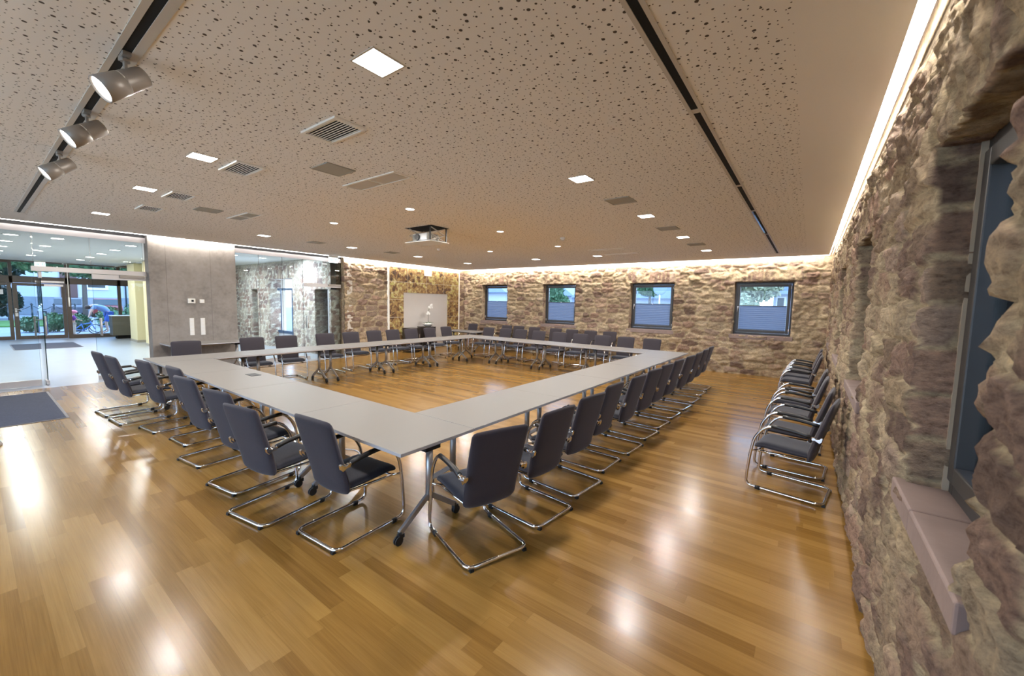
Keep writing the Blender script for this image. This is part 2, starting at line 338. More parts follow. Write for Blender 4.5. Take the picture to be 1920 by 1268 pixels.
# ------------------------------------------------------------------ mesh helpers
class MB:
    def __init__(s): s.v = []; s.f = []; s.sm = []
    def add(s, vs, fs, smooth=False):
        o = len(s.v); s.v += [tuple(p) for p in vs]
        for f in fs: s.f.append([i+o for i in f]); s.sm.append(smooth)
        return s
    def box(s, c, d, rot=None):
        hx, hy, hz = d[0]/2, d[1]/2, d[2]/2
        vs = [Vector((x*hx, y*hy, z*hz)) for x in (-1, 1) for y in (-1, 1) for z in (-1, 1)]
        if rot is not None:
            R = rot if isinstance(rot, Matrix) else Euler(rot).to_matrix()
            vs = [R @ v for v in vs]
        vs = [v+Vector(c) for v in vs]
        return s.add(vs, [(0, 1, 3, 2), (4, 6, 7, 5), (0, 4, 5, 1), (2, 3, 7, 6), (0, 2, 6, 4), (1, 5, 7, 3)])
    def bb(s, a, b):
        return s.box([(a[i]+b[i])/2 for i in range(3)], [abs(b[i]-a[i]) for i in range(3)])
    def bar(s, p, q, w, h, up=(0, 0, 1)):
        p = Vector(p); q = Vector(q); d = q-p; L = d.length; z = d.normalized()
        u = Vector(up); x = u.cross(z)
        if x.length < 1e-4: x = Vector((1, 0, 0))
        x.normalize(); y = z.cross(x)
        R = Matrix((x, y, z)).transposed()
        return s.box((p+q)/2, (w, h, L), R)
    def tube(s, pts, r, seg=10, closed=False, caps=True, rf=None):
        pts = [Vector(p) for p in pts]; n = len(pts)
        up = Vector((0, 0, 1)); prev = None; rings = []
        for i, p in enumerate(pts):
            if closed: t = pts[(i+1) % n]-pts[i-1]
            elif i == 0: t = pts[1]-pts[0]
            elif i == n-1: t = pts[-1]-pts[-2]
            else: t = (pts[i+1]-p).normalized()+(p-pts[i-1]).normalized()
            t.normalize()
            if prev is None:
                a = up.cross(t)
                if a.length < 0.1: a = Vector((1, 0, 0)).cross(t)
                a.normalize()
            else:
                a = prev-t*prev.dot(t); a.normalize()
            prev = a; b = t.cross(a)
            rad = r if rf is None else r*rf(i/(n-1))
            rings.append([p+(a*math.cos(k*2*PI/seg)+b*math.sin(k*2*PI/seg))*rad for k in range(seg)])
        vs = [v for g in rings for v in g]; fs = []
        m = n if closed else n-1
        for i in range(m):
            j = (i+1) % n
            for k in range(seg):
                k2 = (k+1) % seg
                fs.append((i*seg+k, i*seg+k2, j*seg+k2, j*seg+k))
        s.add(vs, fs, True)
        if caps and not closed:
            o = len(s.v)-len(vs)
            s.f.append([o+k for k in range(seg)][::-1]); s.sm.append(False)
            s.f.append([o+(n-1)*seg+k for k in range(seg)]); s.sm.append(False)
        return s
    def cyl(s, p, q, r, seg=16, r2=None):
        p = Vector(p); q = Vector(q)
        return s.tube([p, q], r, seg, rf=None if r2 is None else (lambda t: 1+(r2/r-1)*t))
    def lathe(s, prof, c=(0, 0, 0), seg=20):
        vs = []; fs = []
        for r, z in prof:
            for k in range(seg):
                a = 2*PI*k/seg; vs.append((c[0]+r*math.cos(a), c[1]+r*math.sin(a), c[2]+z))
        for i in range(len(prof)-1):
            for k in range(seg):
                k2 = (k+1) % seg
                fs.append((i*seg+k, i*seg+k2, (i+1)*seg+k2, (i+1)*seg+k))
        return s.add(vs, fs, True)
    def ball(s, c, r, seg=12, sc=(1, 1, 1)):
        vs = []; fs = []; h = seg//2+1
        for i in range(h+1):
            th = PI*i/h
            for k in range(seg):
                a = 2*PI*k/seg
                vs.append((c[0]+sc[0]*r*math.sin(th)*math.cos(a), c[1]+sc[1]*r*math.sin(th)*math.sin(a), c[2]+sc[2]*r*math.cos(th)))
        for i in range(h):
            for k in range(seg):
                k2 = (k+1) % seg
                fs.append((i*seg+k, (i+1)*seg+k, (i+1)*seg+k2, i*seg+k2))
        return s.add(vs, fs, True)
    def prism(s, poly, a, b, axis='y'):
        def P(u, w, t): return {'y': (u, t, w), 'x': (t, u, w), 'z': (u, w, t)}[axis]
        n = len(poly); vs = [P(u, w, a) for u, w in poly]+[P(u, w, b) for u, w in poly]
        fs = [list(range(n))[::-1], list(range(n, 2*n))]+[(i, (i+1) % n, (i+1) % n+n, i+n) for i in range(n)]
        return s.add(vs, fs)
    def build(s, name, m, parent=None, bevel=0, loc=None):
        me = bpy.data.meshes.new(name); me.from_pydata(s.v, [], s.f); me.update()
        for p, k in zip(me.polygons, s.sm): p.use_smooth = k
        bm = bmesh.new(); bm.from_mesh(me); bmesh.ops.recalc_face_normals(bm, faces=bm.faces)
        if bevel:
            es = [e for e in bm.edges if len(e.link_faces) == 2 and e.calc_face_angle(0) > 0.6]
            bmesh.ops.bevel(bm, geom=es, offset=bevel, segments=2, affect='EDGES', profile=0.5)
        bm.to_mesh(me); bm.free()
        me.materials.append(m if not isinstance(m, str) else M[m])
        o = bpy.data.objects.new(name, me); COL.objects.link(o)
        if parent: o.parent = parent
        if loc: o.location = loc
        return o

def fillet(pts, rad, seg=6):
    """round the corners of a polyline"""
    pts = [Vector(p) for p in pts]; out = [pts[0]]
    for i in range(1, len(pts)-1):
        a, b, c = pts[i-1], pts[i], pts[i+1]
        r = rad[i] if isinstance(rad, (list, tuple)) else rad
        u = (a-b).normalized(); v = (c-b).normalized()
        d = min(r, (a-b).length*0.49, (c-b).length*0.49)
        p0 = b+u*d; p2 = b+v*d
        for k in range(seg+1):
            t = k/seg; out.append(p0*(1-t)**2+b*2*t*(1-t)+p2*t*t)
    out.append(pts[-1]); return out

def tag(o, label, cat, group=None):
    o['label'] = label; o['category'] = cat
    if group: o['group'] = group
    return o
def thing(name, label, cat, loc=(0, 0, 0), rz=0, group=None):
    o = bpy.data.objects.new(name, None); COL.objects.link(o); o.empty_display_size = 0.1
    o.location = loc; o.rotation_euler = (0, 0, rz)
    return tag(o, label, cat, group)
def struct(o): o['kind'] = 'structure'; return o
def dup(root, loc, rz, label, group=None):
    r = root.copy(); COL.objects.link(r); r.location = loc; r.rotation_euler = (0, 0, rz); r['label'] = label
    if group: r['group'] = group
    for ch in list(root.children):
        c = ch.copy(); COL.objects.link(c); c.parent = r
        for g in ch.children:
            d = g.copy(); COL.objects.link(d); d.parent = c
    return r
def area(name, loc, size, power, direction=(0, 0, -1), col=(1, 0.95, 0.89), parent=None, sy=None, spread=None):
    d = bpy.data.lights.new(name, 'AREA'); d.energy = power; d.color = col; d.size = size
    if sy: d.shape = 'RECTANGLE'; d.size_y = sy
    if spread: d.spread = spread
    o = bpy.data.objects.new(name, d); COL.objects.link(o)
    z = -Vector(direction).normalized()
    y = Vector((0, 1, 0)) if abs(z.y) < 0.9 else Vector((1, 0, 0))
    x = y.cross(z).normalized(); y = z.cross(x)
    mm = Matrix((x, y, z)).transposed().to_4x4(); mm.translation = Vector(loc)
    if parent:
        o.parent = parent; mm = Matrix.Translation(-Vector(parent.location)) @ mm
    o.matrix_local = mm
    return o
ORD = ['first', 'second', 'third', 'fourth', 'fifth', 'sixth', 'seventh', 'eighth', 'ninth', 'tenth', 'eleventh', 'twelfth']

# ------------------------------------------------------------------ rubble stone walls
def vnoise(x, y, seed):
    xi = np.floor(x).astype(np.int64); yi = np.floor(y).astype(np.int64)
    xf = x-xi; yf = y-yi; xf = xf*xf*(3-2*xf); yf = yf*yf*(3-2*yf)
    def h(a, b): return hsh(a, b, seed)
    return (h(xi, yi)*(1-xf)+h(xi+1, yi)*xf)*(1-yf)+(h(xi, yi+1)*(1-xf)+h(xi+1, yi+1)*xf)*yf
def hsh(a, b, seed):
    k = (a*73856093) ^ (b*19349663) ^ (seed*83492791)
    k = (k ^ (k >> 13))*1274126177 & 0x7fffffff
    k = (k ^ (k >> 16))*668265263 & 0x7fffffff
    k = k ^ (k >> 15)
    return (k & 0xffff)/65535.0
def fbm(x, y, seed, o=4):
    s = 0; a = 0.5
    for i in range(o):
        s = s+a*(vnoise(x, y, seed+i*17)-0.5); x = x*2.07+3.1; y = y*2.07+1.7; a *= 0.55
    return s
PAL = np.array([(0.31, 0.215, 0.175), (0.25, 0.175, 0.15), (0.33, 0.245, 0.195), (0.37, 0.29, 0.21), (0.28, 0.21, 0.165), (0.43, 0.355, 0.27), (0.35, 0.27, 0.23), (0.21, 0.15, 0.13)])
MORT = np.array((0.49, 0.405, 0.29))
def stones(U, V, seed, cw, ch, amp, pal=None, mort=None, smear=0.62, top=True):
    pal = PAL if pal is None else pal; MO = MORT if mort is None else mort
    wx = U+0.17*fbm(U*3, V*3, seed+5, 4); wy = V+0.10*fbm(U*3.4+9, V*4, seed+6, 4)
    j0 = np.floor(wy/ch).astype(np.int64)
    best = np.full(U.shape, 1e9); sec = np.full(U.shape, 1e9); bi = np.zeros(U.shape, np.int64); bj = np.zeros(U.shape, np.int64)
    dxb = np.zeros(U.shape); dyb = np.zeros(U.shape)
    for dj in (-1, 0, 1):
        j = j0+dj
        off = hsh(j, j*0+7, seed+1)*cw
        i0 = np.floor((wx-off)/cw).astype(np.int64)
        for di in (-1, 0, 1, 2):
            i = i0+di
            sx = off+(i+0.15+0.7*hsh(i, j, seed+2))*cw; sy = (j+0.3+0.4*hsh(i, j, seed+3))*ch
            dx = (wx-sx)/cw; dy = (wy-sy)/ch
            d = (np.abs(dx)**3.2+np.abs(dy)**3.2)**(1/3.2)
            d = d*(0.85+0.3*hsh(i, j, seed+4))
            nb = d < best
            sec = np.where(nb, best, np.minimum(sec, d))
            best = np.where(nb, d, best); bi = np.where(nb, i, bi); bj = np.where(nb, j, bj); dxb = np.where(nb, dx, dxb); dyb = np.where(nb, dy, dyb)
    e = sec-best
    edge = np.clip(e/0.22, 0, 1); edge = edge*edge*(3-2*edge)
    r1 = hsh(bi, bj, seed+11); r2 = hsh(bi, bj, seed+12); r3 = hsh(bi, bj, seed+13); r4 = hsh(bi, bj, seed+14)
    face = 0.35+0.65*r1+0.7*(r2-0.5)*dxb+0.8*(r3-0.5)*dyb
    rough = fbm(U*9, V*14, seed+21, 5)
    ridg = 1-np.abs(fbm(U*5+3, V*9, seed+31, 4))*4
    crag = 1-np.abs(fbm(U*7+3+wy, V*13+wx, seed+71, 4))*5
    rough = rough+0.55*fbm(U*15+5, V*30, seed+91, 3)
    h = amp*(edge*(face*0.9+0.25*ridg)+rough*1.25+0.30*crag-0.5)+amp*0.6*fbm(U*1.3, V*1.3, seed+41, 3)
    if top:
        k_ = np.clip((V-2.95)/0.10, 0, 1); k_ = k_*k_*(3-2*k_); h = h*(1-k_)-0.012*k_
    patch = np.clip((fbm(U*1.7, V*1.7, seed+51, 3)+0.04)*6, 0, 1)
    t = np.clip((edge-0.25)*2.2, 0, 1)*(1-smear*patch)
    if top: t = t*(1-0.7*k_)
    ci = np.minimum((r4*len(pal)).astype(int), len(pal)-1)
    col = pal[ci]*(0.8+0.4*r2)[..., None]
    mo = MO[None, None, :]*(0.95+0.6*fbm(U*6, V*6, seed+61, 3))[..., None]
    mo = mo*np.array((0.98, 0.95, 0.86)); col = col*np.array((0.93, 0.89, 0.80))
    col = col*t[..., None]+mo*(1-t[..., None])
    return h, col
def gridlines(a, b, step, marks):
    ms = sorted(set([a, b]+[m for m in marks if a < m < b])); out = [a]
    for p, q in zip(ms[:-1], ms[1:]):
        x = p
        n = 0
        seq = []
        while x < q-1e-6:
            x = x+step(x); seq.append(x)
        k = (q-p)/(seq[-1]-p)
        out += [p+(s_-p)*k for s_ in seq]
    return np.array(out)
def stone_wall(name, origin, ud, nd, u0, u1, v0, v1, step_u, step_v, openings, depth, seed, cw=0.40, ch=0.17, amp=0.035, splay=0.0, cut=None, pal=None, mort=None, smear=0.62):
    """openings: (ua, ub, va, vb); nd points into the room"""
    ou = [o for q in openings for o in q[:2]]; ov = [o for q in openings for o in q[2:4]]
    us = gridlines(u0, u1, step_u, ou); vs = gridlines(v0, v1, step_v, ov)
    U, V = np.meshgrid(us, vs, indexing='ij')
    Hh, Cc = stones(U, V, seed, cw, ch, amp, pal, mort, smear)
    # lintel bands of upright stones above the openings
    for (a, b, c, d) in openings:
        m_ = (U > a-0.15) & (U < b+0.15) & (V > d) & (V < d+0.34)
        h2, c2 = stones(V*1.0+a, U, seed+77, 0.62, 0.13, amp*0.8, pal, mort, smear, False)
        Hh = np.where(m_, h2, Hh); Cc = np.where(m_[..., None], c2*1.05, Cc)
    O = np.array(origin, float); ud = np.array(ud, float); nd = np.array(nd, float)
    P = O+U[..., None]*ud+V[..., None]*np.array((0, 0, 1.0))+Hh[..., None]*nd
    verts = P.reshape(-1, 3).tolist(); cols = Cc.reshape(-1, 3).tolist()
    nu, nv = len(us), len(vs)
    cu = (us[:-1]+us[1:])/2; cv = (vs[:-1]+vs[1:])/2
    CU, CV = np.meshgrid(cu, cv, indexing='ij')
    keep = np.ones(CU.shape, bool)
    for (a, b, c, d) in openings: keep &= ~((CU > a) & (CU < b) & (CV > c) & (CV < d))
    if cut is not None: keep &= ~cut(CU, CV)
    I, J = np.nonzero(keep)
    f = np.stack([I*nv+J, (I+1)*nv+J, (I+1)*nv+J+1, I*nv+J+1], 1)
    faces = f.tolist()
    K = 7
    for oi, (a, b, c, d) in enumerate(openings):
        ia = int(np.argmin(abs(us-a))); ib = int(np.argmin(abs(us-b))); ic = int(np.argmin(abs(vs-c))); idd = int(np.argmin(abs(vs-d)))
        loops = [([(i, ic) for i in range(ia, ib+1)], np.array((0, 0, -1.0)), 0), ([(ia, j) for j in range(ic, idd+1)], np.array(ud)*1, -splay), ([(ib, j) for j in range(ic, idd+1)], -np.array(ud), -splay), ([(i, idd) for i in range(ia, ib+1)], np.array((0, 0, -1.0)), 0)]
        for li, (lp, inn, spl) in enumerate(loops):
            base = []
            for q, (i, j) in enumerate(lp):
                base.append(i*nv+j)
            prev = base
            s_arr = np.array([(us[i], vs[j]) for i, j in lp])
            for k in range(1, K+1):
                t = k/K
                cur = []
                par = s_arr[:, 1] if li in (1, 2) else s_arr[:, 0]
                hh, cc = stones(np.full((len(lp), 1), t*depth*1.1+oi*3+li), par[:, None]+oi*1.3+li*0.7, seed+5, 0.5, 0.19, amp*0.55, pal, mort, smear, False)
                for q, (i, j) in enumerate(lp):
                    w = math.sin(min(1, t*1.6)*PI/2)*(1 if k < K else 0.15)
                    p = O+us[i]*ud+vs[j]*np.array((0, 0, 1.0))+nd*(Hh[i, j]*(1-t)-depth*t)+inn*((max(0, hh[q, 0]) if li == 0 else hh[q, 0])*0.8*w+spl*t)
                    if k == K: p = O+us[i]*ud+vs[j]*np.array((0, 0, 1.0))-nd*depth+inn*(spl+0.004)
                    cur.append(len(verts)); verts.append(p.tolist()); cols.append(cc[q, 0].tolist())
                for q in range(len(lp)-1): faces.append([prev[q], prev[q+1], cur[q+1], cur[q]])
                prev = cur
    me = bpy.data.meshes.new(name)
    me.from_pydata(verts, [], faces); me.update()
    at = me.color_attributes.new('stone_col', 'FLOAT_COLOR', 'POINT')
    arr = np.ones((len(verts), 4), np.float32); arr[:, :3] = np.clip(np.array(cols), 0, 1); at.data.foreach_set('color', arr.ravel())
    me.polygons.foreach_set('use_smooth', np.ones(len(me.polygons), bool))
    bm = bmesh.new(); bm.from_mesh(me); bmesh.ops.delete(bm, geom=[v for v in bm.verts if not v.link_faces], context='VERTS'); bmesh.ops.recalc_face_normals(bm, faces=bm.faces); bm.to_mesh(me); bm.free()
    me.materials.append(M['stone'])
    o = bpy.data.objects.new(name, me); COL.objects.link(o)
    return struct(o)

YF = -3.0
# right wall (u = Y)
RWIN = [(1.50, 2.36), (4.24, 5.52), (7.30, 8.55), (10.32, 11.55)]
def su_r(y): return 0.055 if y < -0.3 else (0.012 if y < 3.2 else (0.019 if y < 6.5 else 0.032))
stone_wall('wall_right', (XR, 0, 0), (0, 1, 0), (-1, 0, 0), YF, YB+0.05, 0, 3.4, su_r, lambda z: 0.016, [(a, b, 1.05, 2.45) for a, b in RWIN], 0.15, 3, 0.38, 0.165, 0.036)
# back wall (u = X)
BWIN = [(-10.72, -9.44), (-7.82, -6.50), (-4.60, -3.27), (-1.70, -0.36)]
stone_wall('wall_back', (0, YB, 0), (1, 0, 0), (0, -1, 0), XL-0.1, XR+0.1, 0, 3.4, lambda x: 0.032, lambda z: 0.028, [(a, b, 1.07, 2.50) for a, b in BWIN], 0.20, 21, 0.40, 0.17, 0.056)
# stone part of the left wall
stone_wall('wall_left', (XL-0.04, 0, 0), (0, 1, 0), (1, 0, 0), 12.10, YB+0.05, 0, 3.4, lambda x: 0.03, lambda z: 0.028, [], 0.2, 33, 0.44, 0.18, 0.04)
stone_wall('wall_left', (XL-0.04, 0, 0), (0, 1, 0), (1, 0, 0), 7.02, 8.60, 0, 3.4, lambda x: 0.03, lambda z: 0.028, [], 0.2, 33, 0.44, 0.18, 0.04)
b = MB(); b.bb((XL-0.5, 7.06, 0), (XL-0.12, YB+0.5, 3.4)); struct(b.build('wall_left', 'plaster'))
# end face of that stone wall beside the glass
stone_wall('wall_left', (0, 7.03, 0), (1, 0, 0), (0, -1, 0), XL-0.5, XL-0.055, 0, 3.4, lambda x: 0.03, lambda z: 0.03, [], 0.2, 35, 0.44, 0.18, 0.012)
# concrete wall
b = MB(); b.bb((XL-0.30, 2.41, 0), (XL, 4.07, 3.4)); struct(b.build('wall_concrete', 'concrete', bevel=0.004))
# plain wall behind the camera
# (unseen glazed front added behind the camera: daylight for ceiling and chair backs)
b = MB(); b.bb((-24.3, YF-0.2, 0), (-10.5, YF, 3.4)); b.bb((-0.6, YF-0.2, 0), (XR+0.4, YF, 3.4)); b.bb((-10.5, YF-0.2, 2.95), (-0.6, YF, 3.4)); b.bb((-10.5, YF-0.2, 0), (-0.6, YF, 0.12)); struct(b.build('wall_front', 'plaster'))
b = MB()
for i in range(7): b.bb((-10.5+i*1.65-0.04, YF-0.14, 0.12), (-10.5+i*1.65+0.04, YF-0.05, 2.95))
b.bb((-10.5, YF-0.14, 0.12), (-0.6, YF-0.05, 0.2)); b.bb((-10.5, YF-0.14, 2.87), (-0.6, YF-0.05, 2.95)); fo_ = b.build('window_10', 'frame'); struct(fo_)
b = MB(); b.bb((-10.46, YF-0.10, 0.2), (-0.6, YF-0.095, 2.87)); b.build('window_pane', 'glass', fo_)
b = MB(); b.bb((-24, -30, -0.3), (12, YF-0.2, -0.05)); struct(b.build('ground', 'bounce_ground'))  # unseen ground added to bounce daylight up to the ceiling

# floor and ceiling
b = MB(); b.bb((-11.52, YF, -0.2), (XR+0.5, YB+0.5, 0)); b.bb((-12.3, 7.2, -0.2), (-11.52, YB+0.5, 0)); struct(b.build('floor', 'floor'))
b = MB(); b.bb((-24.3, YF, -0.2), (-11.52, 7.2, -0.001)); struct(b.build('floor', 'grey_floor'))
XCL, XCR, YCB = -11.56, 0.275, 12.15
b = MB(); b.bb((XCL, YF, HC), (XCR, YCB, HC+0.03)); struct(b.build('ceiling', 'ceiling'))
b = MB(); b.bb((XL-0.6, YF, HC+0.20), (XR+0.5, YB+0.5, HC+0.24)); struct(b.build('ceiling', 'white'))
# upstands of the cove
b = MB()
b.bb((XCR-0.02, YF, HC+0.03), (XCR, YCB, HC+0.2)); b.bb((XCL, YCB-0.02, HC+0.03), (XCR, YCB, HC+0.2)); b.bb((XCL, YF, HC+0.03), (XCL+0.02, YCB, HC+0.2))
struct(b.build('trim_1', 'white'))
b = MB(); b.bb((0.335, YF, HC+0.0), (0.343, YB-0.05, HC+0.05)); struct(b.build('trim_2', 'alu'))
b = MB(); b.bb((XL, YF, 0), (XL, YF, 0)) if False else None
# glowing cove strips
def cove(name, a, bb_, label, lights, m='led'):
    t = thing(name, label, 'cove light', ((a[0]+bb_[0])/2, (a[1]+bb_[1])/2, a[2]), 0, 'cove light strips round the ceiling')
    q = MB(); L = Vector(t.location); q.bb(Vector(a)-L, Vector(bb_)-L); q.build('light_strip', m, t)
    for (loc, sx, sy, d, p) in lights: area('cove_lamp', loc, sx, p, d, (1, 0.94, 0.87), t, sy)
    return t
cove('cove_light', (XCR+0.001, YF, HC+0.004), (XCR+0.014, YCB, HC+0.024), 'long white cove light strip above the right stone wall',
     [((XCR+0.03, 0.0, HC+0.06), 0.04, 5.8, (0.66, 0, -0.75), 36), ((XCR+0.03, 7.5, HC+0.06), 0.04, 9.0, (0.66, 0, -0.75), 64)])
cove('cove_light', (XCL, YCB+0.001, HC-0.006), (XCR, YCB+0.016, HC+0.012), 'long white cove light strip above the back window wall',
     [((-5.6, YCB+0.03, HC+0.06), 11.6, 0.04, (0, 0.70, -0.72), 112)])
cove('cove_light', (XCL-0.016, YF, HC-0.008), (XCL-0.001, 6.98, HC+0.006), 'thin cove light strip above the glass and concrete wall',
     [((XCL-0.04, 3.24, HC+0.06), 0.03, 1.6, (-0.60, 0, -0.8), 26)], 'led')
cove('cove_light', (XCL-0.016, 7.0, HC-0.006), (XCL-0.001, YCB, HC+0.010), 'cove light strip above the mural and left stone wall',
     [((XCL-0.04, 9.6, HC+0.06), 0.04, 5.1, (-0.70, 0, -0.72), 85)])

# ------------------------------------------------------------------ windows in the stone walls
def window_set(ax, a, b_, z0, z1, idx, blind=True, handle_side=-1):
    """ax 'b': back wall window spans X; ax 'r': right wall window spans Y"""
    if ax == 'b':
        off = YB+0.20; mp = lambda u, d, z: (u, off+d, z)
    else:
        off = XR+0.15; mp = lambda u, d, z: (off+d, u, z)
    def bx(mb, u0, u1, d0, d1, za, zb): mb.bb(mp(u0, d0, za), mp(u1, d1, zb))
    lo = mp((a+b_)/2, 0.0, z0)
    root = bpy.data.objects.new('window_%d' % idx, None); COL.objects.link(root); root.location = lo; struct(root)
    def fin(mb, name, m, bev=0):
        o = mb.build(name, m, None, bev)
        o.parent = root; o.matrix_parent_inverse = Matrix.Translation(-Vector(lo)); return o
    q = MB(); w = 0.055
    bx(q, a-0.02, a+w, -0.015, 0.06, z0, z1+0.02); bx(q, b_-w, b_+0.02, -0.015, 0.06, z0, z1+0.02); bx(q, a+w, b_-w, -0.015, 0.06, z0, z0+w+0.01); bx(q, a+w, b_-w, -0.015, 0.06, z1-w, z1+0.02)
    fin(q, 'window_frame', 'frame', 0.004)
    q = MB(); s0, s1 = a+w+0.006, b_-w-0.006; y0, y1 = z0+w+0.016, z1-w-0.006; t = 0.07
    bx(q, s0, s0+t, -0.035, 0.045, y0, y1); bx(q, s1-t, s1, -0.035, 0.045, y0, y1); bx(q, s0+t, s1-t, -0.035, 0.045, y0, y0+t); bx(q, s0+t, s1-t, -0.035, 0.045, y1-t, y1)
    sash = fin(q, 'window_sash', 'frame', 0.006)
    q = MB(); bx(q, s0+t, s1-t, 0.018, 0.024, y0+t, y1-t); g = fin(q, 'window_pane', 'glass')
    # handle
    hx = s0+t*0.5 if handle_side < 0 else s1-t*0.5; hz = (y0+y1)/2+0.02
    q = MB(); bx(q, hx-0.013, hx+0.013, -0.045, -0.035, hz-0.035, hz+0.035)
    q.tube([mp(hx, -0.04, hz), mp(hx, -0.075, hz), mp(hx, -0.08, hz-0.02), mp(hx, -0.08, hz-0.12)], 0.009, 8)
    fin(q, 'window_handle', 'alu')
    q = MB(); hs = s1 if handle_side < 0 else s0
    for zz in (y0+0.09, y1-0.09): q.cyl(mp(hs, -0.04, zz-0.04), mp(hs, -0.04, zz+0.04), 0.009, 8)
    if ax == 'b': fin(q, 'window_hinge', 'alu')
    if blind:
        zt = y0+t+(y1-y0-2*t)*0.56; n = 24; h = (zt-y0-t-0.012)/n
        vs = []; fs = []
        for i in range(n+1):
            d = 0.002 if i % 2 else 0.013
            vs += [mp(s0+t+0.006, d-0.02, y0+t+0.012+i*h), mp(s1-t-0.006, d-0.02, y0+t+0.012+i*h)]
        fs = [(2*i, 2*i+1, 2*i+3, 2*i+2) for i in range(n)]
        q = MB(); q.add(vs, fs); fin(q, 'pleated_blind', 'blind')
        q = MB(); bx(q, s0+t+0.004, s1-t-0.004, -0.024, -0.002, zt-0.006, zt+0.010); bx(q, s0+t+0.004, s1-t-0.004, -0.024, -0.002, y0+t+0.002, y0+t+0.014)
        fin(q, 'blind_rail', 'frame')
        q = MB(); bx(q, (s0+s1)/2-0.015, (s0+s1)/2+0.015, -0.034, -0.022, zt-0.004, zt+0.014)
        fin(q, 'blind_grip', 'alu')
    # stone sill
    q = MB(); d0 = -0.195 if ax == 'b' else -0.142
    u0 = a-0.06; 
    cuts = [a-0.06, a+(b_-a)*0.62, b_+0.05]
    for c0, c1 in zip(cuts[:-1], cuts[1:]): bx(q, c0+0.002, c1-0.002, d0-0.035, 0.0, z0-(0.10 if ax == 'b' else 0.085), z0+0.008)
    fin(q, 'window_sill', 'sill', 0.008)
    q = MB(); bx(q, b_-0.012, b_+0.012, -0.035, 0.0, z0, z1); bx(q, a-0.012, a+0.012, -0.035, 0.0, z0, z1)
    fin(q, 'plaster_bead', 'bead')
    return root
k = 1
for (a, b_) in BWIN: window_set('b', a, b_, 1.07, 2.50, k, True, 1 if k == 1 or k == 2 else -1); k += 1
for (a, b_) in RWIN: window_set('r', a, b_, 1.05, 2.45, k, False, -1); k += 1
# outer skins so that daylight only enters through the windows
def skin(axis, at, th, r0, r1, ops, z0, z1, name):
    q = MB(); ed = sorted(ops); x = r0
    def bx(u0, u1, za, zb):
        if axis == 'b': q.bb((u0, at, za), (u1, at+th, zb))
        else: q.bb((at, u0, za), (at+th, u1, zb))
    for a, b_ in ed: bx(x, a, 0, 3.4); bx(a, b_, 0, z0); bx(a, b_, z1, 3.4); x = b_
    bx(x, r1, 0, 3.4)
    struct(q.build(name, 'plaster'))
skin('b', YB+0.19, 0.2, XL-0.5, XR+0.5, [(a, b_) for a, b_ in BWIN], 1.07, 2.50, 'wall_back')
skin('r', XR+0.16, 0.2, YF, YB+0.4, [(a, b_) for a, b_ in RWIN], 1.05, 2.45, 'wall_right')

# ------------------------------------------------------------------ chairs
# local frame: sitter faces +Y, origin on the floor under the seat
def lerp_prof(tab, z):
    for (a, p), (c, q) in zip(tab[:-1], tab[1:]):
        if z <= c: 
            t = (z-a)/(c-a); t = max(0, min(1, t)); return p+(q-p)*t
    return tab[-1][1]
def cushion(nu, nv, fn):
    """closed soft slab: fn(u, v, side) -> point, u,v in -1..1"""
    vs = []; fs = []
    for side in (1, -1):
        for i in range(nu+1):
            for j in range(nv+1):
                vs.append(fn(-1+2*i/nu, -1+2*j/nv, side))
    S_ = (nu+1)*(nv+1)
    for i in range(nu):
        for j in range(nv):
            a = i*(nv+1)+j; fs.append((a, a+1, a+nv+2, a+nv+1)); fs.append((S_+a, S_+a+nv+1, S_+a+nv+2, S_+a+1))
    def strip(idx):
        for a, b_ in zip(idx[:-1], idx[1:]): fs.append((a, b_, b_+S_, a+S_))
    strip([i*(nv+1) for i in range(nu+1)]); strip([i*(nv+1)+nv for i in range(nu+1)][::-1])
    strip([j for j in range(nv+1)][::-1]); strip([nu*(nv+1)+j for j in range(nv+1)])
    return vs, fs
def ease(t):  # spacing that crowds samples near the rim
    return math.copysign(1-(1-abs(t))**1.6, t)
def back_fn(u, v, s):
    u_, v_ = ease(u), ease(v)
    z = 0.655+v_*0.290
    tab = [(0.36, -0.168), (0.46, -0.182), (0.56, -0.208), (0.66, -0.238), (0.78, -0.272), (0.95, -0.322)]
    yc = lerp_prof(tab, z)
    hw = 0.222+0.007*v_
    # rounded corners
    rc = 0.05 if v_ < 0 else 0.035
    dz = (1-abs(v_))*0.290
    if dz < rc: hw -= rc-math.sqrt(max(0, rc*rc-(rc-dz)**2))
    x = u_*hw
    z += (-0.012*(1-u_*u_) if v_ < -0.3 else 0.006*(1-u_*u_))*abs(v_)**3
    yc += 0.008*u_*u_
    T = 0.031 if v_ < 0.2 else 0.031-0.006*(v_-0.2)
    e = (max(0, 1-abs(u_)**7)*max(0, 1-abs(v_)**9))**0.5
    return (x, yc+s*T*e*(1.0 if s > 0 else 1.0), z)
def seat_fn(u, v, s):
    u_, v_ = ease(u), ease(v)
    y = 0.052+v_*0.232
    zc = 0.436+0.010*v_-(0.018*max(0, v_-0.55)**2*8)
    hw = 0.226-0.008*(v_ < 0)*abs(v_)
    d = (1-abs(v_))*0.232; rc = 0.05
    if d < rc: hw -= rc-math.sqrt(max(0, rc*rc-(rc-d)**2))
    e = (max(0, 1-abs(u_)**8)*max(0, 1-abs(v_)**8))**0.5
    T = 0.036
    return (u_*hw, y, zc+s*T*e*(1 if s > 0 else 0.9)-(0.006*(1-u_*u_) if s > 0 else 0))
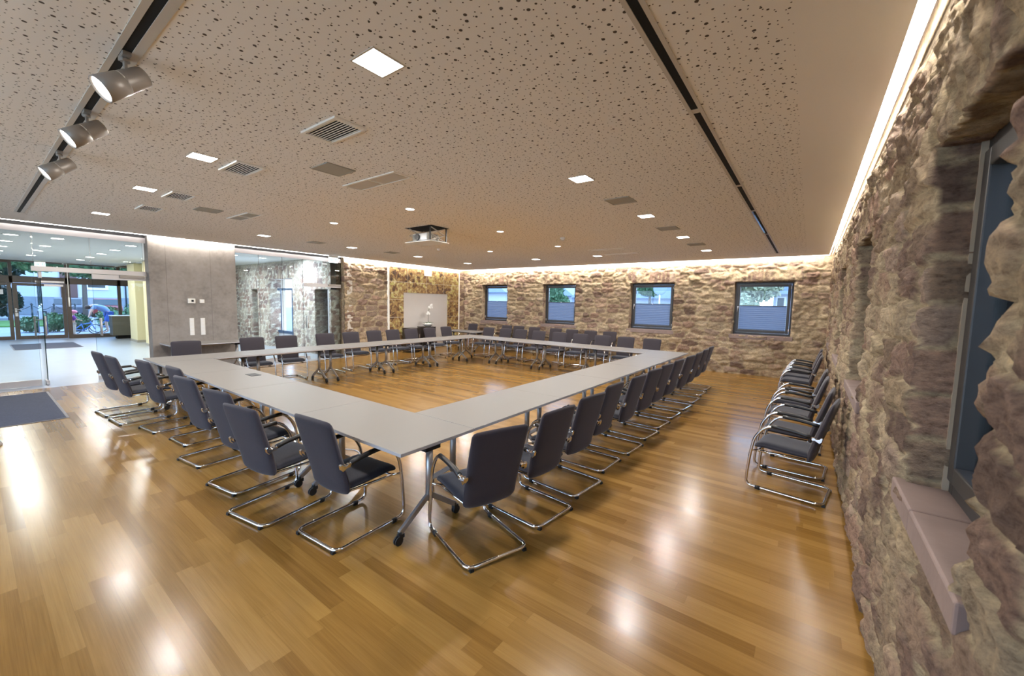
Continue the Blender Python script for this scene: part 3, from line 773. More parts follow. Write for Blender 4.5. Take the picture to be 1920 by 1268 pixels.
def make_chair():
    t = thing('conference_chair', '', 'chair')
    R = 0.0135; XW = 0.247
    p = []
    def side(sx):
        return [(sx*XW, -0.185, 0.622), (sx*XW, -0.10, 0.640), (sx*XW, 0.02, 0.652), (sx*XW, 0.175, 0.655), (sx*XW, 0.272, 0.52), (sx*XW, 0.302, 0.33), (sx*XW, 0.318, 0.14), (sx*XW, 0.322, 0.022), (sx*XW, 0.10, 0.022)]
    lft = fillet(side(-1), [0, .05, .05, .075, .06, .06, .06, .085, 0], 7)
    rgt = fillet(side(1), [0, .05, .05, .075, .06, .06, .06, .085, 0], 7)
    rear = fillet([(-XW, 0.10, 0.022), (-XW, -0.302, 0.022), (XW, -0.302, 0.022), (XW, 0.10, 0.022)], 0.07, 8)
    q = MB(); q.tube(lft[:-1]+rear+rgt[::-1][1:], R, 12); q.build('cantilever_frame', 'chrome', t)
    q = MB()
    for y, z in ((0.245, 0.372), (-0.10, 0.372)):
        if y > 0: q.tube(fillet([(-XW, 0.292, 0.385), (-0.19, y, z), (0.19, y, z), (XW, 0.292, 0.385)], 0.04, 5), 0.010, 8)
    for sx in (-1, 1): q.tube(fillet([(sx*0.19, 0.245, 0.372), (sx*0.19, 0.1, 0.378), (sx*0.18, -0.14, 0.385)], 0.03), 0.010, 8)
    q.build('seat_support', 'chrome', t)
    vs, fs = cushion(18, 20, back_fn); q = MB(); q.add(vs, fs, True); q.build('backrest', 'fabric', t)
    vs, fs = cushion(16, 16, seat_fn); q = MB(); q.add(vs, fs, True); q.build('seat', 'seatfab', t)
    for sx in (-1, 1):
        x = sx*XW
        pts = fillet([(x, -0.178, 0.624), (x, -0.10, 0.641), (x, 0.02, 0.654), (x, 0.135, 0.657)], 0.05, 5)
        q = MB(); q.tube(pts, 0.0185, 12); q.build('armrest_pad', 'black', t)
        q = MB()   # folded chrome clip that grips the side of the back
        y0, z0 = -0.212, 0.612
        prof = [(0.034, 0.018), (0.012, 0.018), (-0.004, 0.006), (-0.026, 0.012), (-0.040, 0.030), (-0.052, 0.020), (-0.046, -0.012), (-0.030, -0.030), (-0.010, -0.020), (0.004, -0.010), (0.030, -0.014)]
        q.prism([(y0+a, z0+b_) for a, b_ in prof], x-0.012, x+0.012, 'x')
        q.prism([(y0-0.010+a*0.5, z0+b_*0.6) for a, b_ in prof], x-sx*0.03, x, 'x')
        q.build('armrest_clip', 'chrome', t, bevel=0.003)
        for y in (0.215, -0.262):
            q = MB()
            if y > 0: q.cyl((x, y-0.022, 0.020), (x, y+0.022, 0.020), 0.0165, 10); q.bb((x-0.012, y-0.02, 0.0), (x+0.012, y+0.02, 0.012))
            else: q.bb((x-sx*0.03-0.014, -0.318, 0.0), (x-sx*0.03+0.014, -0.29, 0.013)); q.bb((x-sx*0.03-0.014, -0.316, 0.01), (x-sx*0.03+0.014, -0.292, 0.022))
            q.build('glide', 'rubber', t)
    return t
chair0 = make_chair(); used = [False]
def place_chair(mx, my, ang, label, group):
    """(mx,my): top of the back; ang: facing direction in degrees"""
    a = math.radians(ang); ux, uy = math.cos(a), math.sin(a)
    loc = (mx+0.318*ux, my+0.318*uy, 0); rz = a-PI/2
    if not used[0]:
        used[0] = True; chair0.location = loc; chair0.rotation_euler = (0, 0, rz); chair0['label'] = label; chair0['group'] = group; return chair0
    return dup(chair0, loc, rz, label, group)
# right side, nearest first; facing -X
RR_ = [(-1.61, 2.10, 71), (-1.57, 2.82, 84), (-1.58, 3.47, 84), (-1.64, 4.16, 88), (-1.61, 4.83, 87), (-1.62, 5.50, 84), (-1.63, 6.11, 85), (-1.63, 6.79, 86), (-1.61, 7.48, 85), (-1.61, 8.16, 88), (-1.64, 8.92, 88), (-1.67, 9.62, 89)]
for i, (x, y, a) in enumerate(RR_):
    place_chair(x, y, a+90, 'dark navy armchair along the right table row, %s from the near corner' % ORD[i], 'chairs along the right side of the tables')
NN_ = [(-2.80, 1.41, 4), (-3.52, 1.21, 9), (-4.27, 1.29, 9), (-5.22, 1.30, 7), (-6.08, 1.42, 4), (-6.93, 1.31, 7), (-7.70, 1.13, 5), (-8.38, 1.09, 6)]
for i, (x, y, a) in enumerate(NN_):
    place_chair(x, y, a+90, 'charcoal armchair along the near table row, %s from the near corner' % ORD[i], 'chairs along the near side of the tables')
LL_ = [(-9.44, 2.43, 80), (-9.49, 3.56, 85), (-9.54, 4.28, 81), (-9.64, 5.24, 84), (-9.69, 5.97, 85), (-9.78, 6.73, 85), (-9.79, 7.36, 87), (-9.78, 8.03, 82), (-9.86, 8.85, 86), (-10.0, 9.72, 83)]
for i, (x, y, a) in enumerate(LL_):
    place_chair(x, y, a-90, 'dark armchair behind the left table row, %s from the concrete wall end' % ORD[i], 'chairs along the left side of the tables')
BB_ = [(-8.81, 10.64, 4), (-8.12, 10.68, 6), (-7.50, 10.70, 3), (-6.76, 10.62, 5), (-6.05, 10.66, 6), (-5.32, 10.60, 6), (-4.62, 10.58, 5), (-3.95, 10.58, 6), (-3.25, 10.58, 4)]
for i, (x, y, a) in enumerate(BB_):
    place_chair(x, y, a-90, 'dark armchair behind the back table row, %s from the left corner' % ORD[i], 'chairs along the back side of the tables')
WW_ = [(-10.78, 12.02, 4), (-9.28, 12.28, 4), (-8.72, 12.28, 6), (-8.0, 12.24, 5), (-7.12, 12.26, 6), (-6.48, 12.26, 2), (-5.78, 12.24, 2), (-5.12, 12.26, 4)]
for i, (x, y, a) in enumerate(WW_):
    lab = 'dark armchair behind the small side table in the far corner' if i == 0 else 'dark armchair standing against the back window wall, %s from the left' % ORD[i-1]
    place_chair(x, y, a-90, lab, 'chairs standing along the back wall')
SS_ = [(0.26, 4.74, 82), (0.26, 5.44, 85), (0.24, 6.36, 87), (0.25, 7.15, 87), (0.24, 9.35, 88), (0.24, 9.98, 88), (0.26, 10.80, 88)]
for i, (x, y, a) in enumerate(SS_):
    place_chair(x, y, a+90, 'dark armchair lined up against the right stone wall, %s from the camera' % ORD[i], 'chairs along the right stone wall')

# ------------------------------------------------------------------ folding tables on castors
def make_table(L, Wd=0.747, label='', cat='table'):
    t = thing('folding_table', label, cat)
    q = MB(); q.bb((-L/2+0.002, -Wd/2+0.002, 0.7185), (L/2-0.002, Wd/2-0.002, 0.74)); top = q.build('tabletop', 'top', t, bevel=0.0015)
    q = MB(); e = 0.0025
    for a, b_ in (((-L/2, -Wd/2, 0.716), (L/2, -Wd/2+e, 0.7385)), ((-L/2, Wd/2-e, 0.716), (L/2, Wd/2, 0.7385)), ((-L/2, -Wd/2, 0.716), (-L/2+e, Wd/2, 0.7385)), ((L/2-e, -Wd/2, 0.716), (L/2, Wd/2, 0.7385))): q.bb(a, b_)
    ed = q.build('edge_band', 'edge', top)
    q = MB(); cx = L/2-0.13
    for y in (-0.045, 0.045): q.cyl((-cx, y, 0.672), (cx, y, 0.672), 0.014, 10)
    q.build('crossbar', 'silver', t)
    for s in (-1, 1):
        q = MB(); q.bb((s*cx-0.03, -0.16, 0.690), (s*cx+0.03, 0.16, 0.716)); q.bb((s*cx-0.045, -0.075, 0.645), (s*cx+0.045, 0.075, 0.700))
        q.bb((s*cx-0.02, -Wd/2+0.05, 0.700), (s*cx+0.02, -0.15, 0.716))
        q.build('folding_bracket', 'black', t)
    q = MB(); q.bb((-0.42, -Wd/2+0.03, 0.702), (0.42, -Wd/2+0.05, 0.716)); q.build('cable_channel', 'black', t)
    for s in (-1, 1):
        q = MB(); q.tube([(s*cx, 0, 0.66), (s*cx, 0, 0.235)], 0.028, 14); q.build('column', 'silver', t)
        q = MB()
        for sy in (-1, 1):
            q.bar((s*cx, sy*0.010, 0.275), (s*cx, sy*0.285, 0.085), 0.042, 0.026, (1, 0, 0))
        ft = q.build('foot', 'silver', t, bevel=0.004)
        for sy in (-1, 1):
            q = MB(); y = sy*0.283
            q.cyl((s*cx, y, 0.075), (s*cx, y, 0.098), 0.016, 10)
            q.cyl((s*cx-0.016, y+sy*0.014, 0.034), (s*cx-0.004, y+sy*0.014, 0.034), 0.034, 16)
            q.cyl((s*cx+0.004, y+sy*0.014, 0.034), (s*cx+0.016, y+sy*0.014, 0.034), 0.034, 16)
            q.bb((s*cx-0.018, y-0.014, 0.050), (s*cx+0.018, y+0.030, 0.078))
            q.build('caster', 'rubber', t)
    return t
tA = make_table(1.467); tB = make_table(1.494); firstA = [True]; firstB = [True]
def place_table(proto, first, loc, rz, label, group):
    if first[0]:
        first[0] = False; proto.location = loc; proto.rotation_euler = (0, 0, rz); proto['label'] = label; proto['group'] = group; return proto
    return dup(proto, loc, rz, label, group)
xr, xl, yn, yb, w_ = -2.180, -8.916, 1.706, 9.800, 0.753
GT = 'folding tables forming the square'
for i in range(5):
    L = (yb-yn-w_)/5
    place_table(tA, firstA, (xr-w_/2, yn+w_+L*(i+0.5), 0), PI/2, 'light grey folding table on castors in the right row, %s from the near corner' % ORD[i], GT)
for i in range(5):
    L = (yb-yn-w_)/5
    place_table(tA, firstA, (xl+w_/2, yn+L*(i+0.5), 0), -PI/2, 'light grey folding table on castors in the left row, %s from the glass door end' % ORD[i], GT)
for i in range(4):
    L = (xr-xl-w_)/4
    place_table(tB, firstB, (xr-L*(i+0.5), yn+w_/2, 0), 0, 'light grey folding table on castors in the near row, %s from the near corner' % ORD[i], GT)
for i in range(4):
    L = (xr-xl-w_)/4
    place_table(tB, firstB, (xl+L*(i+0.5), yb-w_/2, 0), PI, 'light grey folding table on castors in the back row, %s from the left' % ORD[i], GT)
place_table(tB, firstB, (-11.22, 3.26, 0), PI/2, 'light folding table pushed against the concrete wall', 'spare folding tables by the walls')
place_table(tB, firstB, (-10.22, 11.0, 0), 0.06, 'spare folding table standing in the far left corner under the window', 'spare folding tables by the walls')
# cable outlet in a table top
q = MB(); q.bb((-0.105, -0.058, 0), (0.105, 0.058, 0.004)); t = thing('cable_outlet', 'dark square cable outlet flap set in the near left table top', 'outlet', (-6.13*0.985, 2.27, 0.7401), 0.0)
q.build('flap', 'outlet', t); q = MB(); q.bb((-0.095, 0.052, 0.002), (0.095, 0.066, 0.0055)); q.build('brush_strip', 'black', t)

# white cables lying under the near tables
def cable(name, pts, r, label, m='paper'):
    q = MB(); q.tube(fillet(pts, 0.25, 8), r, 7); o = q.build(name, m); return tag(o, label, 'cable', 'white cables under the tables')
cable('power_cable', [(-4.35, 2.05, 0.006), (-4.1, 2.3, 0.006), (-3.95, 2.55, 0.006), (-4.25, 2.7, 0.006), (-4.5, 2.45, 0.006), (-4.2, 2.15, 0.006), (-3.85, 2.25, 0.006)], 0.005, 'looped white cable on the floor under the near table row')
cable('power_cable', [(-3.70, 2.09, 0.70), (-3.70, 2.1, 0.4), (-3.68, 2.12, 0.1), (-3.62, 2.2, 0.006), (-3.5, 2.4, 0.006), (-3.6, 2.62, 0.006)], 0.005, 'white cable hanging down from a near table')

# ------------------------------------------------------------------ ceiling fittings
def light_panel(x, y, label):
    t = thing('ceiling_light', label, 'ceiling light', (x, y, HC), 0, 'square ceiling light panels')
    s = 0.10
    q = MB()
    for a, b_ in (((-s-0.006, -s-0.006, -0.004), (s+0.006, -s+0.004, 0)), ((-s-0.006, s-0.004, -0.004), (s+0.006, s+0.006, 0)), ((-s-0.006, -s, -0.004), (-s+0.004, s, 0)), ((s-0.004, -s, -0.004), (s+0.006, s, 0))): q.bb(a, b_)
    q.build('trim_frame', 'track', t)
    q = MB(); q.bb((-s+0.003, -s+0.003, -0.0025), (s-0.003, s-0.003, -0.001)); q.build('diffuser', 'lamp', t)
    area('panel_lamp', (x, y, HC-0.006), 0.19, P_SQ, (0, 0, -1), (1, 0.95, 0.89), t)
P_SQ = 30
rows = {'right row': [(-2.0, y) for y in (1.42, 3.86, 5.92, 8.02, 10.12)], 'left row': [(-9.28, y) for y in (1.37, 3.78, 5.79, 7.89, 10.01)], 'near row': [(-4.67, 1.39), (-6.64, 1.38)], 'back row': [(-4.63, 10.02), (-6.557, 9.99)]}
for rn, L in rows.items():
    for i, (x, y) in enumerate(L): light_panel(x, y, 'square white ceiling light panel, %s in the %s of panels' % (ORD[i], rn))
for i, (x, y) in enumerate([(-6.617, 3.80), (-4.647, 3.81), (-4.63, 5.854), (-6.60, 5.86), (-6.605, 7.95), (-4.643, 7.956)]):
    nm = ['near left', 'near right', 'middle right', 'middle left', 'far left', 'far right'][i]
    t = thing('ceiling_downlight', 'small round ceiling downlight near the projector, %s of the six' % nm, 'ceiling light', (x, y, HC), 0, 'round ceiling downlights')
    q = MB(); q.lathe([(0.075, 0), (0.075, -0.004), (0.062, -0.006), (0.060, -0.001)], seg=24); q.build('trim_ring', 'vent', t)
    q = MB(); q.cyl((0, 0, -0.004), (0, 0, -0.001), 0.060, 24); q.build('diffuser', 'lamp', t)
    area('downlight_lamp', (x, y, HC-0.008), 0.11, 19, (0, 0, -1), (1, 0.95, 0.89), t)
def grille(x, y, sx, sy, label):
    t = thing('ceiling_vent', label, 'vent', (x, y, HC), 0, 'slatted ceiling air vents')
    fx, fy = 0.036, 0.024; h = 0.016
    q = MB(); q.bb((-sx/2, -sy/2, -h), (sx/2, -sy/2+fy, 0)); q.bb((-sx/2, sy/2-fy, -h), (sx/2, sy/2, 0)); q.bb((-sx/2, -sy/2+fy, -h), (-sx/2+fx, sy/2-fy, 0)); q.bb((sx/2-fx, -sy/2+fy, -h), (sx/2, sy/2-fy, 0))
    q.build('vent_frame', 'vent', t, bevel=0.003)
    q = MB(); q.bb((-sx/2+fx, -sy/2+fy, -0.002), (sx/2-fx, sy/2-fy, -0.0005)); q.build('duct_shade', 'dark', t)  # dark sheet under the ceiling slab imitates the shaded duct
    q = MB(); n = 9
    for i in range(n):
        yy = -sy/2+fy+(i+0.5)*(sy-2*fy)/n
        q.box((0, yy, -0.010), (sx-2*fx, 0.0105, 0.003), (0.25, 0, 0))
    q.build('vent_slats', 'vent', t)
for i, (x, y, sx) in enumerate([(-3.045, 1.755, 0.49), (-4.70, 1.73, 0.475), (-6.68, 1.725, 0.475), (-8.01, 1.71, 0.475)]):
    grille(x, y, sx, 0.262, 'slatted cream ceiling vent, %s from the camera in the near row' % ORD[i])
def flat_panel(x, y, sx, sy, label, two=False, m='speaker'):
    t = thing('ceiling_speaker' if not two else 'air_outlet', label, 'speaker' if not two else 'vent', (x, y, HC), 0, 'flat grey ceiling speaker panels' if not two else 'flat rectangular air outlets')
    q = MB(); f = 0.016 if not two else 0.022
    q.bb((-sx/2, -sy/2, -0.010), (sx/2, -sy/2+f, 0)); q.bb((-sx/2, sy/2-f, -0.010), (sx/2, sy/2, 0)); q.bb((-sx/2, -sy/2+f, -0.010), (-sx/2+f, sy/2-f, 0)); q.bb((sx/2-f, -sy/2+f, -0.010), (sx/2, sy/2-f, 0))
    if two: q.bb((-0.008, -sy/2+f, -0.010), (0.008, sy/2-f, 0))
    q.build('panel_frame', 'vent' if two else 'speaker', t)
    q = MB()
    if two:
        q.bb((-sx/2+f+0.02, -sy/2+f+0.004, -0.006), (-0.03, sy/2-f-0.004, -0.001)); q.bb((0.03, -sy/2+f+0.004, -0.006), (sx/2-f-0.02, sy/2-f-0.004, -0.001))
    else: q.bb((-sx/2+f, -sy/2+f, -0.007), (sx/2-f, sy/2-f, -0.001))
    q.build('mesh_cover' if not two else 'perforated_plate', m, t)
for x, y, lab in ((-3.93, 2.26, 'square grey ceiling speaker beside the large double air outlet'), (-7.36, 2.24, 'square grey ceiling speaker beside the smaller slatted vents'), (-1.98, 4.89, 'square grey ceiling speaker nearest in the right row of light panels'), (-1.99, 7.00, 'square grey ceiling speaker second in the right row of light panels'), (-1.98, 9.03, 'square grey ceiling speaker farthest in the right row of light panels'), (-9.22, 4.86, 'square grey ceiling speaker over the left chairs near the exit sign'), (-9.17, 6.9, 'square grey ceiling speaker over the left chairs farther back')):
    flat_panel(x, y, 0.31, 0.30, lab)
flat_panel(-3.925, 2.75, 0.93, 0.24, 'double rectangular air outlet in the ceiling before the projector', True, 'track')
flat_panel(-7.42, 2.74, 0.83, 0.22, 'grey double air outlet in the ceiling on the left', True, 'speaker')
flat_panel(-3.91, 8.93, 0.88, 0.16, 'far air outlet in the ceiling, nearer of the two by the back wall', True, 'vent')
flat_panel(-3.91, 9.83, 0.88, 0.16, 'far air outlet in the ceiling, closest to the back wall', True, 'vent')
for x, y, lab in ((-7.447, 6.995, 'small round smoke detector on the ceiling left behind the projector'), (-3.978, 7.0, 'small round smoke detector on the ceiling right of the projector')):
    t = thing('smoke_detector', lab, 'smoke detector', (x, y, HC), 0, 'smoke detectors')
    q = MB(); q.lathe([(0.0, 0), (0.055, 0), (0.055, -0.012), (0.052, -0.018), (0.0, -0.018)]); q.build('detector_base', 'vent', t)
    q = MB(); q.lathe([(0.045, -0.018), (0.040, -0.045), (0.020, -0.052), (0.0, -0.052)]); q.build('detector_head', 'ceramic', t)
# long slotted light tracks
t = thing('ceiling_track', 'long recessed ceiling track running along the right wall', 'light track', (-0.70, 4.4, HC), 0, 'recessed ceiling tracks')
q = MB(); y0, y1 = YF-4.4+0.2, 11.33-4.4
q.bb((-0.045, y0, -0.006), (-0.022, y1, 0)); q.bb((0.022, y0, -0.006), (0.045, y1, 0))
for yy in (-1.45, 0.55, 1.9, 3.95): q.bb((-0.022, yy-0.03, -0.004), (0.022, yy+0.03, 0))
q.build('track_profile', 'track', t)
q = MB(); q.bb((-0.022, y0, -0.002), (0.022, y1, -0.0005)); q.build('slot_shade', 'dark', t)  # flat dark strip painted in for the shade inside the slot
q = MB(); q.bb((-0.024, 1.92, -0.009), (-0.004, 3.92, -0.003)); q.build('glass_insert', 'tintglass', t)
t = thing('ceiling_track', 'long recessed ceiling track carrying the three spotlights', 'light track', (-5.6, 0.585, HC), 0, 'recessed ceiling tracks')
q = MB(); q.bb((-4.8, -0.050, -0.006), (5.6, -0.020, 0)); q.bb((-4.8, 0.020, -0.006), (5.6, 0.060, 0)); q.build('track_profile', 'track', t)
q = MB(); q.bb((-4.8, -0.020, -0.002), (5.6, 0.020, -0.0005)); q.build('slot_shade', 'dark', t)  # slot depth is only a dark strip standing in for shade
# spotlights
def spotlight(x, label):
    y = 0.585
    t = thing('track_spotlight', label, 'spotlight', (x, y, HC-0.003), 0, 'spotlights on the ceiling track')
    q = MB(); q.bb((-0.055, -0.018, -0.022), (0.055, 0.018, 0)); q.cyl((0, 0, -0.022), (0, 0, -0.040), 0.022, 14); q.build('track_adapter', 'spot', t, bevel=0.002)
    q = MB(); q.bar((0, 0, -0.03), (0.0, 0.0, -0.165), 0.036, 0.014); q.build('bracket', 'spot', t, bevel=0.003)
    ax = Vector((0.06, -0.74, -0.60)).normalized(); c = Vector((0.0, -0.01, -0.150))
    u = ax.cross(Vector((0, 0, 1))).normalized(); v = u.cross(ax)
    R = Matrix((u, v, ax)).transposed()
    def lat(prof, seg=28):
        vs = []; fs = []
        for r, z in prof:
            for k in range(seg):
                a = 2*PI*k/seg; vs.append(R @ Vector((r*math.cos(a), r*math.sin(a), z))+c)
        for i in range(len(prof)-1):
            for k in range(seg):
                k2 = (k+1) % seg; fs.append((i*seg+k, i*seg+k2, (i+1)*seg+k2, (i+1)*seg+k))
        return vs, fs
    q = MB(); vs, fs = lat([(0.0, -0.115), (0.047, -0.115), (0.052, -0.108), (0.058, 0.0)]); q.add(vs, fs, True); q.build('rear_housing', 'spot', t)
    q = MB(); vs, fs = lat([(0.057, 0.004), (0.060, 0.006), (0.066, 0.120), (0.061, 0.120), (0.056, 0.102)]); q.add(vs, fs, True); q.build('front_housing', 'spot', t)
    q = MB(); vs, fs = lat([(0.0, 0.110), (0.0605, 0.110)]); q.add(vs, fs, False); q.build('lens', 'lamp', t)
    p = Vector((x, y, HC))+c+ax*0.125
    area('spot_lamp', p, 0.10, 12, ax, (1, 0.95, 0.89), t, None, 1.6)
for i, x in enumerate((-3.075, -4.235, -5.63)): spotlight(x, 'grey cylindrical track spotlight, %s from the camera' % ORD[i])

# projector lift
t = thing('projector_lift', 'ceiling projector on a lowered scissor lift with white cover plate', 'projector', (-5.60, 4.97, HC))
q = MB(); q.bb((-0.345, -0.215, -0.003), (0.345, 0.215, -0.001)); q.build('opening_shade', 'dark', t)  # no hole here: dark sheet imitates the shaded opening
q = MB(); q.bb((-0.34, -0.22, -0.262), (0.34, 0.22, -0.248)); q.build('cover_plate', 'ceramic', t, bevel=0.003)
q = MB(); q.bb((-0.30, -0.19, -0.248), (0.30, 0.19, -0.236)); q.build('carrier_tray', 'black', t)
q = MB(); q.bb((-0.20, -0.16, -0.232), (0.18, 0.12, -0.105)); pj_ = q.build('projector_body', 'ceramic', t, bevel=0.012)
q = MB(); q.cyl((-0.06, -0.155, -0.17), (-0.06, -0.185, -0.17), 0.055, 20); q.build('projector_lens', 'black', pj_)
q = MB()
for k in range(7): q.bb((-0.19+k*0.011, -0.164, -0.215), (-0.185+k*0.011, -0.158, -0.125))
for k in range(7): q.bb((0.178, -0.13+k*0.03, -0.215), (0.184, -0.118+k*0.03, -0.125))
q.build('projector_grille', 'speaker', pj_)
for sx in (-0.27, 0.27):
    q = MB()
    for sy in (-1, 1):
        q.bar((sx, sy*0.17, -0.01), (sx, -sy*0.17, -0.125), 0.012, 0.022, (1, 0, 0)); q.bar((sx, -sy*0.17, -0.125), (sx, sy*0.17, -0.238), 0.012, 0.022, (1, 0, 0))
    q.build('scissor_arm', 'track', t)
q = MB()
for sy in (-0.19, 0.19): q.bar((0.29, sy, -0.01), (0.29, sy, -0.24), 0.02, 0.02)
q.build('guide_strut', 'black', t)

# exit sign hanging by the left wall
def exit_sign(x, y0, y1, z0, z1, label, facing=1):
    t = thing('exit_sign', label, 'exit sign', (x, (y0+y1)/2, z0))
    w = y1-y0; h = z1-z0
    q = MB(); q.bb((-0.035, -w/2, h-0.055), (0.035, w/2, h)); q.build('sign_housing', 'ceramic', t, bevel=0.004)
    q = MB(); q.bb((-0.006, -w/2, 0), (0.006, w/2, h-0.055)); pl = q.build('sign_plate', 'exitw', t)
    q = MB(); f = 0.0068*facing
    # door outline, arrow and running figure as on the sign
    def P(y, z): return (f, y*w, z*(h-0.055))
    def poly(ps):
        n = len(ps); q.add([P(*p) for p in ps], [list(range(n))])
    poly([(0.20, 0.12), (0.42, 0.12), (0.42, 0.88), (0.20, 0.88)])
    poly([(-0.42, 0.42), (-0.20, 0.42), (-0.20, 0.25), (-0.06, 0.5), (-0.20, 0.75), (-0.20, 0.58), (-0.42, 0.58)])
    q.build('sign_symbol', 'exitg', pl)
    q = MB()
    def poly2(ps):
        n = len(ps); q.add([(f*1.12, y*w, z*(h-0.055)) for y, z in ps], [list(range(n))])
    poly2([(0.28, 0.35), (0.33, 0.35), (0.36, 0.62), (0.29, 0.66)]); poly2([(0.30, 0.70), (0.34, 0.70), (0.34, 0.82), (0.30, 0.82)]); poly2([(0.24, 0.18), (0.27, 0.16), (0.32, 0.36), (0.29, 0.38)]); poly2([(0.31, 0.36), (0.35, 0.36), (0.385, 0.2), (0.36, 0.18)])
    q.build('running_figure', 'exitw', pl)
    return t
exit_sign(-11.42, 6.38, 6.66, 2.87, 3.07, 'lit white exit sign hanging from the ceiling before the far glass wall')

# ------------------------------------------------------------------ things on the left walls
def wallbox(name, y0, y1, z0, z1, d, label, cat, parts, group=None):
    t = thing(name, label, cat, (XL, (y0+y1)/2, z0), 0, group)
    w = (y1-y0)/2; h = z1-z0
    q = MB(); q.bb((0, -w, 0), (d, w, h)); q.build('casing', 'ceramic', t, bevel=0.004)
    for (nm, a, b_, c, e, m) in parts:
        q = MB(); q.bb((d-0.001, a*w, c*h), (d+0.004, b_*w, e*h)); q.build(nm, m, t)
    return t
wallbox('thermostat', 3.069, 3.211, 1.625, 1.735, 0.03, 'white room thermostat with dark display on the concrete wall', 'thermostat', [('display', -0.1, 0.55, 0.3, 0.75, 'black')])
wallbox('wall_control', 3.297, 3.388, 1.635, 1.722, 0.025, 'small square white control box right of the thermostat', 'wall control', [('button', -0.6, 0.6, 0.2, 0.8, 'white')])
for i, (a, b_) in enumerate(((3.086, 3.173), (3.298, 3.387))):
    wallbox('socket_strip', a, b_, 0.878, 1.282, 0.012, 'tall white switch and socket strip on the concrete wall, %s one' % ('left', 'right')[i], 'switch panel', [('switch', -0.75, 0.75, 0.025+k*0.195, 0.19+k*0.195, 'white') for k in range(5)], 'tall switch strips')

# mural of printed tiles with an opening for the board
XM = XL-0.005
t = thing('printed_mural', 'wall mural of brown and yellow printed tiles with white rim', 'mural', (XM, 10.35, 0))
q = MB()
def my(a, b_, z0, z1, d0=-0.08, d1=0.02, mb=None): (mb or q).bb((d0, a-10.35, z0), (d1, b_-10.35, z1))
my(8.66, 9.26, 0.02, 2.96); my(11.42, 12.04, 0.02, 2.96); my(9.26, 10.21, 2.09, 2.96); my(10.58, 11.42, 2.09, 2.96); my(10.21, 10.58, 2.09, 2.74)
q.build('printed_panel', 'mural', t)
q = MB(); my(8.60, 8.66, 0.0, 3.04); my(12.04, 12.10, 0.0, 3.04); my(8.66, 12.04, 2.96, 3.04); my(10.21, 10.58, 2.74, 2.96, -0.08, 0.018); q.build('mural_rim', 'vent', t)
t = thing('pin_board', 'large plain beige board set in the middle of the mural', 'board', (XM-0.03, 10.34, 0.02))
q = MB(); q.bb((0.0, -1.075, 0.0), (0.028, 1.075, 2.065)); q.build('board_face', 'beige', t, bevel=0.004)
q = MB(); q.bb((0, -1.085, 2.05), (0.034, 1.085, 2.075)); q.bb((0, -1.085, 0), (0.034, -1.070, 2.06)); q.bb((0, 1.070, 0), (0.034, 1.085, 2.06)); q.build('board_frame', 'track', t)
# cabinets before the board
def cabinet(y0, y1, h, label):
    t = thing('side_cabinet', label, 'cabinet', (-11.25, (y0+y1)/2, 0), 0, 'dark cabinets before the board')
    w = (y1-y0)/2
    q = MB(); q.bb((-0.22, -w, 0.03), (0.22, w, h-0.02)); q.build('carcass', 'darkwood', t, bevel=0.003)
    q = MB(); q.bb((-0.23, -w-0.008, h-0.02), (0.235, w+0.008, h)); q.build('cabinet_top', 'darkwood', t, bevel=0.003)
    q = MB(); q.bb((0.221, -w+0.01, 0.06), (0.238, w-0.01, h-0.04)); d = q.build('door', 'darkwood', t, bevel=0.002)
    q = MB(); q.cyl((0.25, w-0.06, h*0.55), (0.25, w-0.06, h*0.75), 0.006, 8); q.build('handle', 'alu', d)
    q = MB(); q.bb((-0.19, -w+0.02, 0), (0.19, w-0.02, 0.03)); q.build('plinth', 'black', t)
cabinet(9.06, 9.50, 0.85, 'low black-brown cabinet before the board, the left one without flowers')
cabinet(9.74, 10.22, 0.875, 'low black-brown cabinet before the board, carrying the orchid')
t = thing('orchid', 'white orchid in a low white ceramic bowl on the dark cabinet', 'orchid', (-11.25, 10.05, 0.875))
q = MB(); q.lathe([(0.0, 0.0), (0.09, 0.0), (0.13, 0.03), (0.20, 0.085), (0.205, 0.09), (0.19, 0.092), (0.12, 0.06), (0.0, 0.055)], seg=28); q.build('bowl', 'ceramic', t)
q = MB(); q.ball((0, 0, 0.09), 0.10, 14, (1.3, 1.3, 0.5)); q.build('moss', 'petal', t)
q = MB()
for k in range(6):
    a = k*PI/3; pts = [(0, 0, 0.09), (0.10*math.cos(a), 0.10*math.sin(a), 0.15), (0.19*math.cos(a), 0.19*math.sin(a), 0.13)]
    q.bar(pts[0], pts[1], 0.05, 0.004, (0, 0, 1)); q.bar(pts[1], pts[2], 0.04, 0.004, (0, 0, 1))
q.build('leaf', 'leaf', t)
sp_ = [(0, 0, 0.09), (0.0, 0.0, 0.35), (0.01, 0.01, 0.58), (0.02, 0.06, 0.72), (0.02, 0.14, 0.80)]
q = MB(); q.tube(fillet(sp_, 0.1, 6), 0.0065, 7); st_ = q.build('flower_stem', 'stem', t)
for (dy, dz) in ((0.15, 0.79), (0.10, 0.77), (0.06, 0.69), (0.16, 0.70), (0.02, 0.71), (-0.03, 0.52), (0.03, 0.47), (-0.06, 0.47)):
    q = MB()
    for k in range(5):
        a = k*2*PI/5+0.3; q.ball((0.03, dy+0.024*math.cos(a), dz+0.024*math.sin(a)), 0.024, 8, (0.35, 1, 1))
    q.build('blossom', 'petal', t)

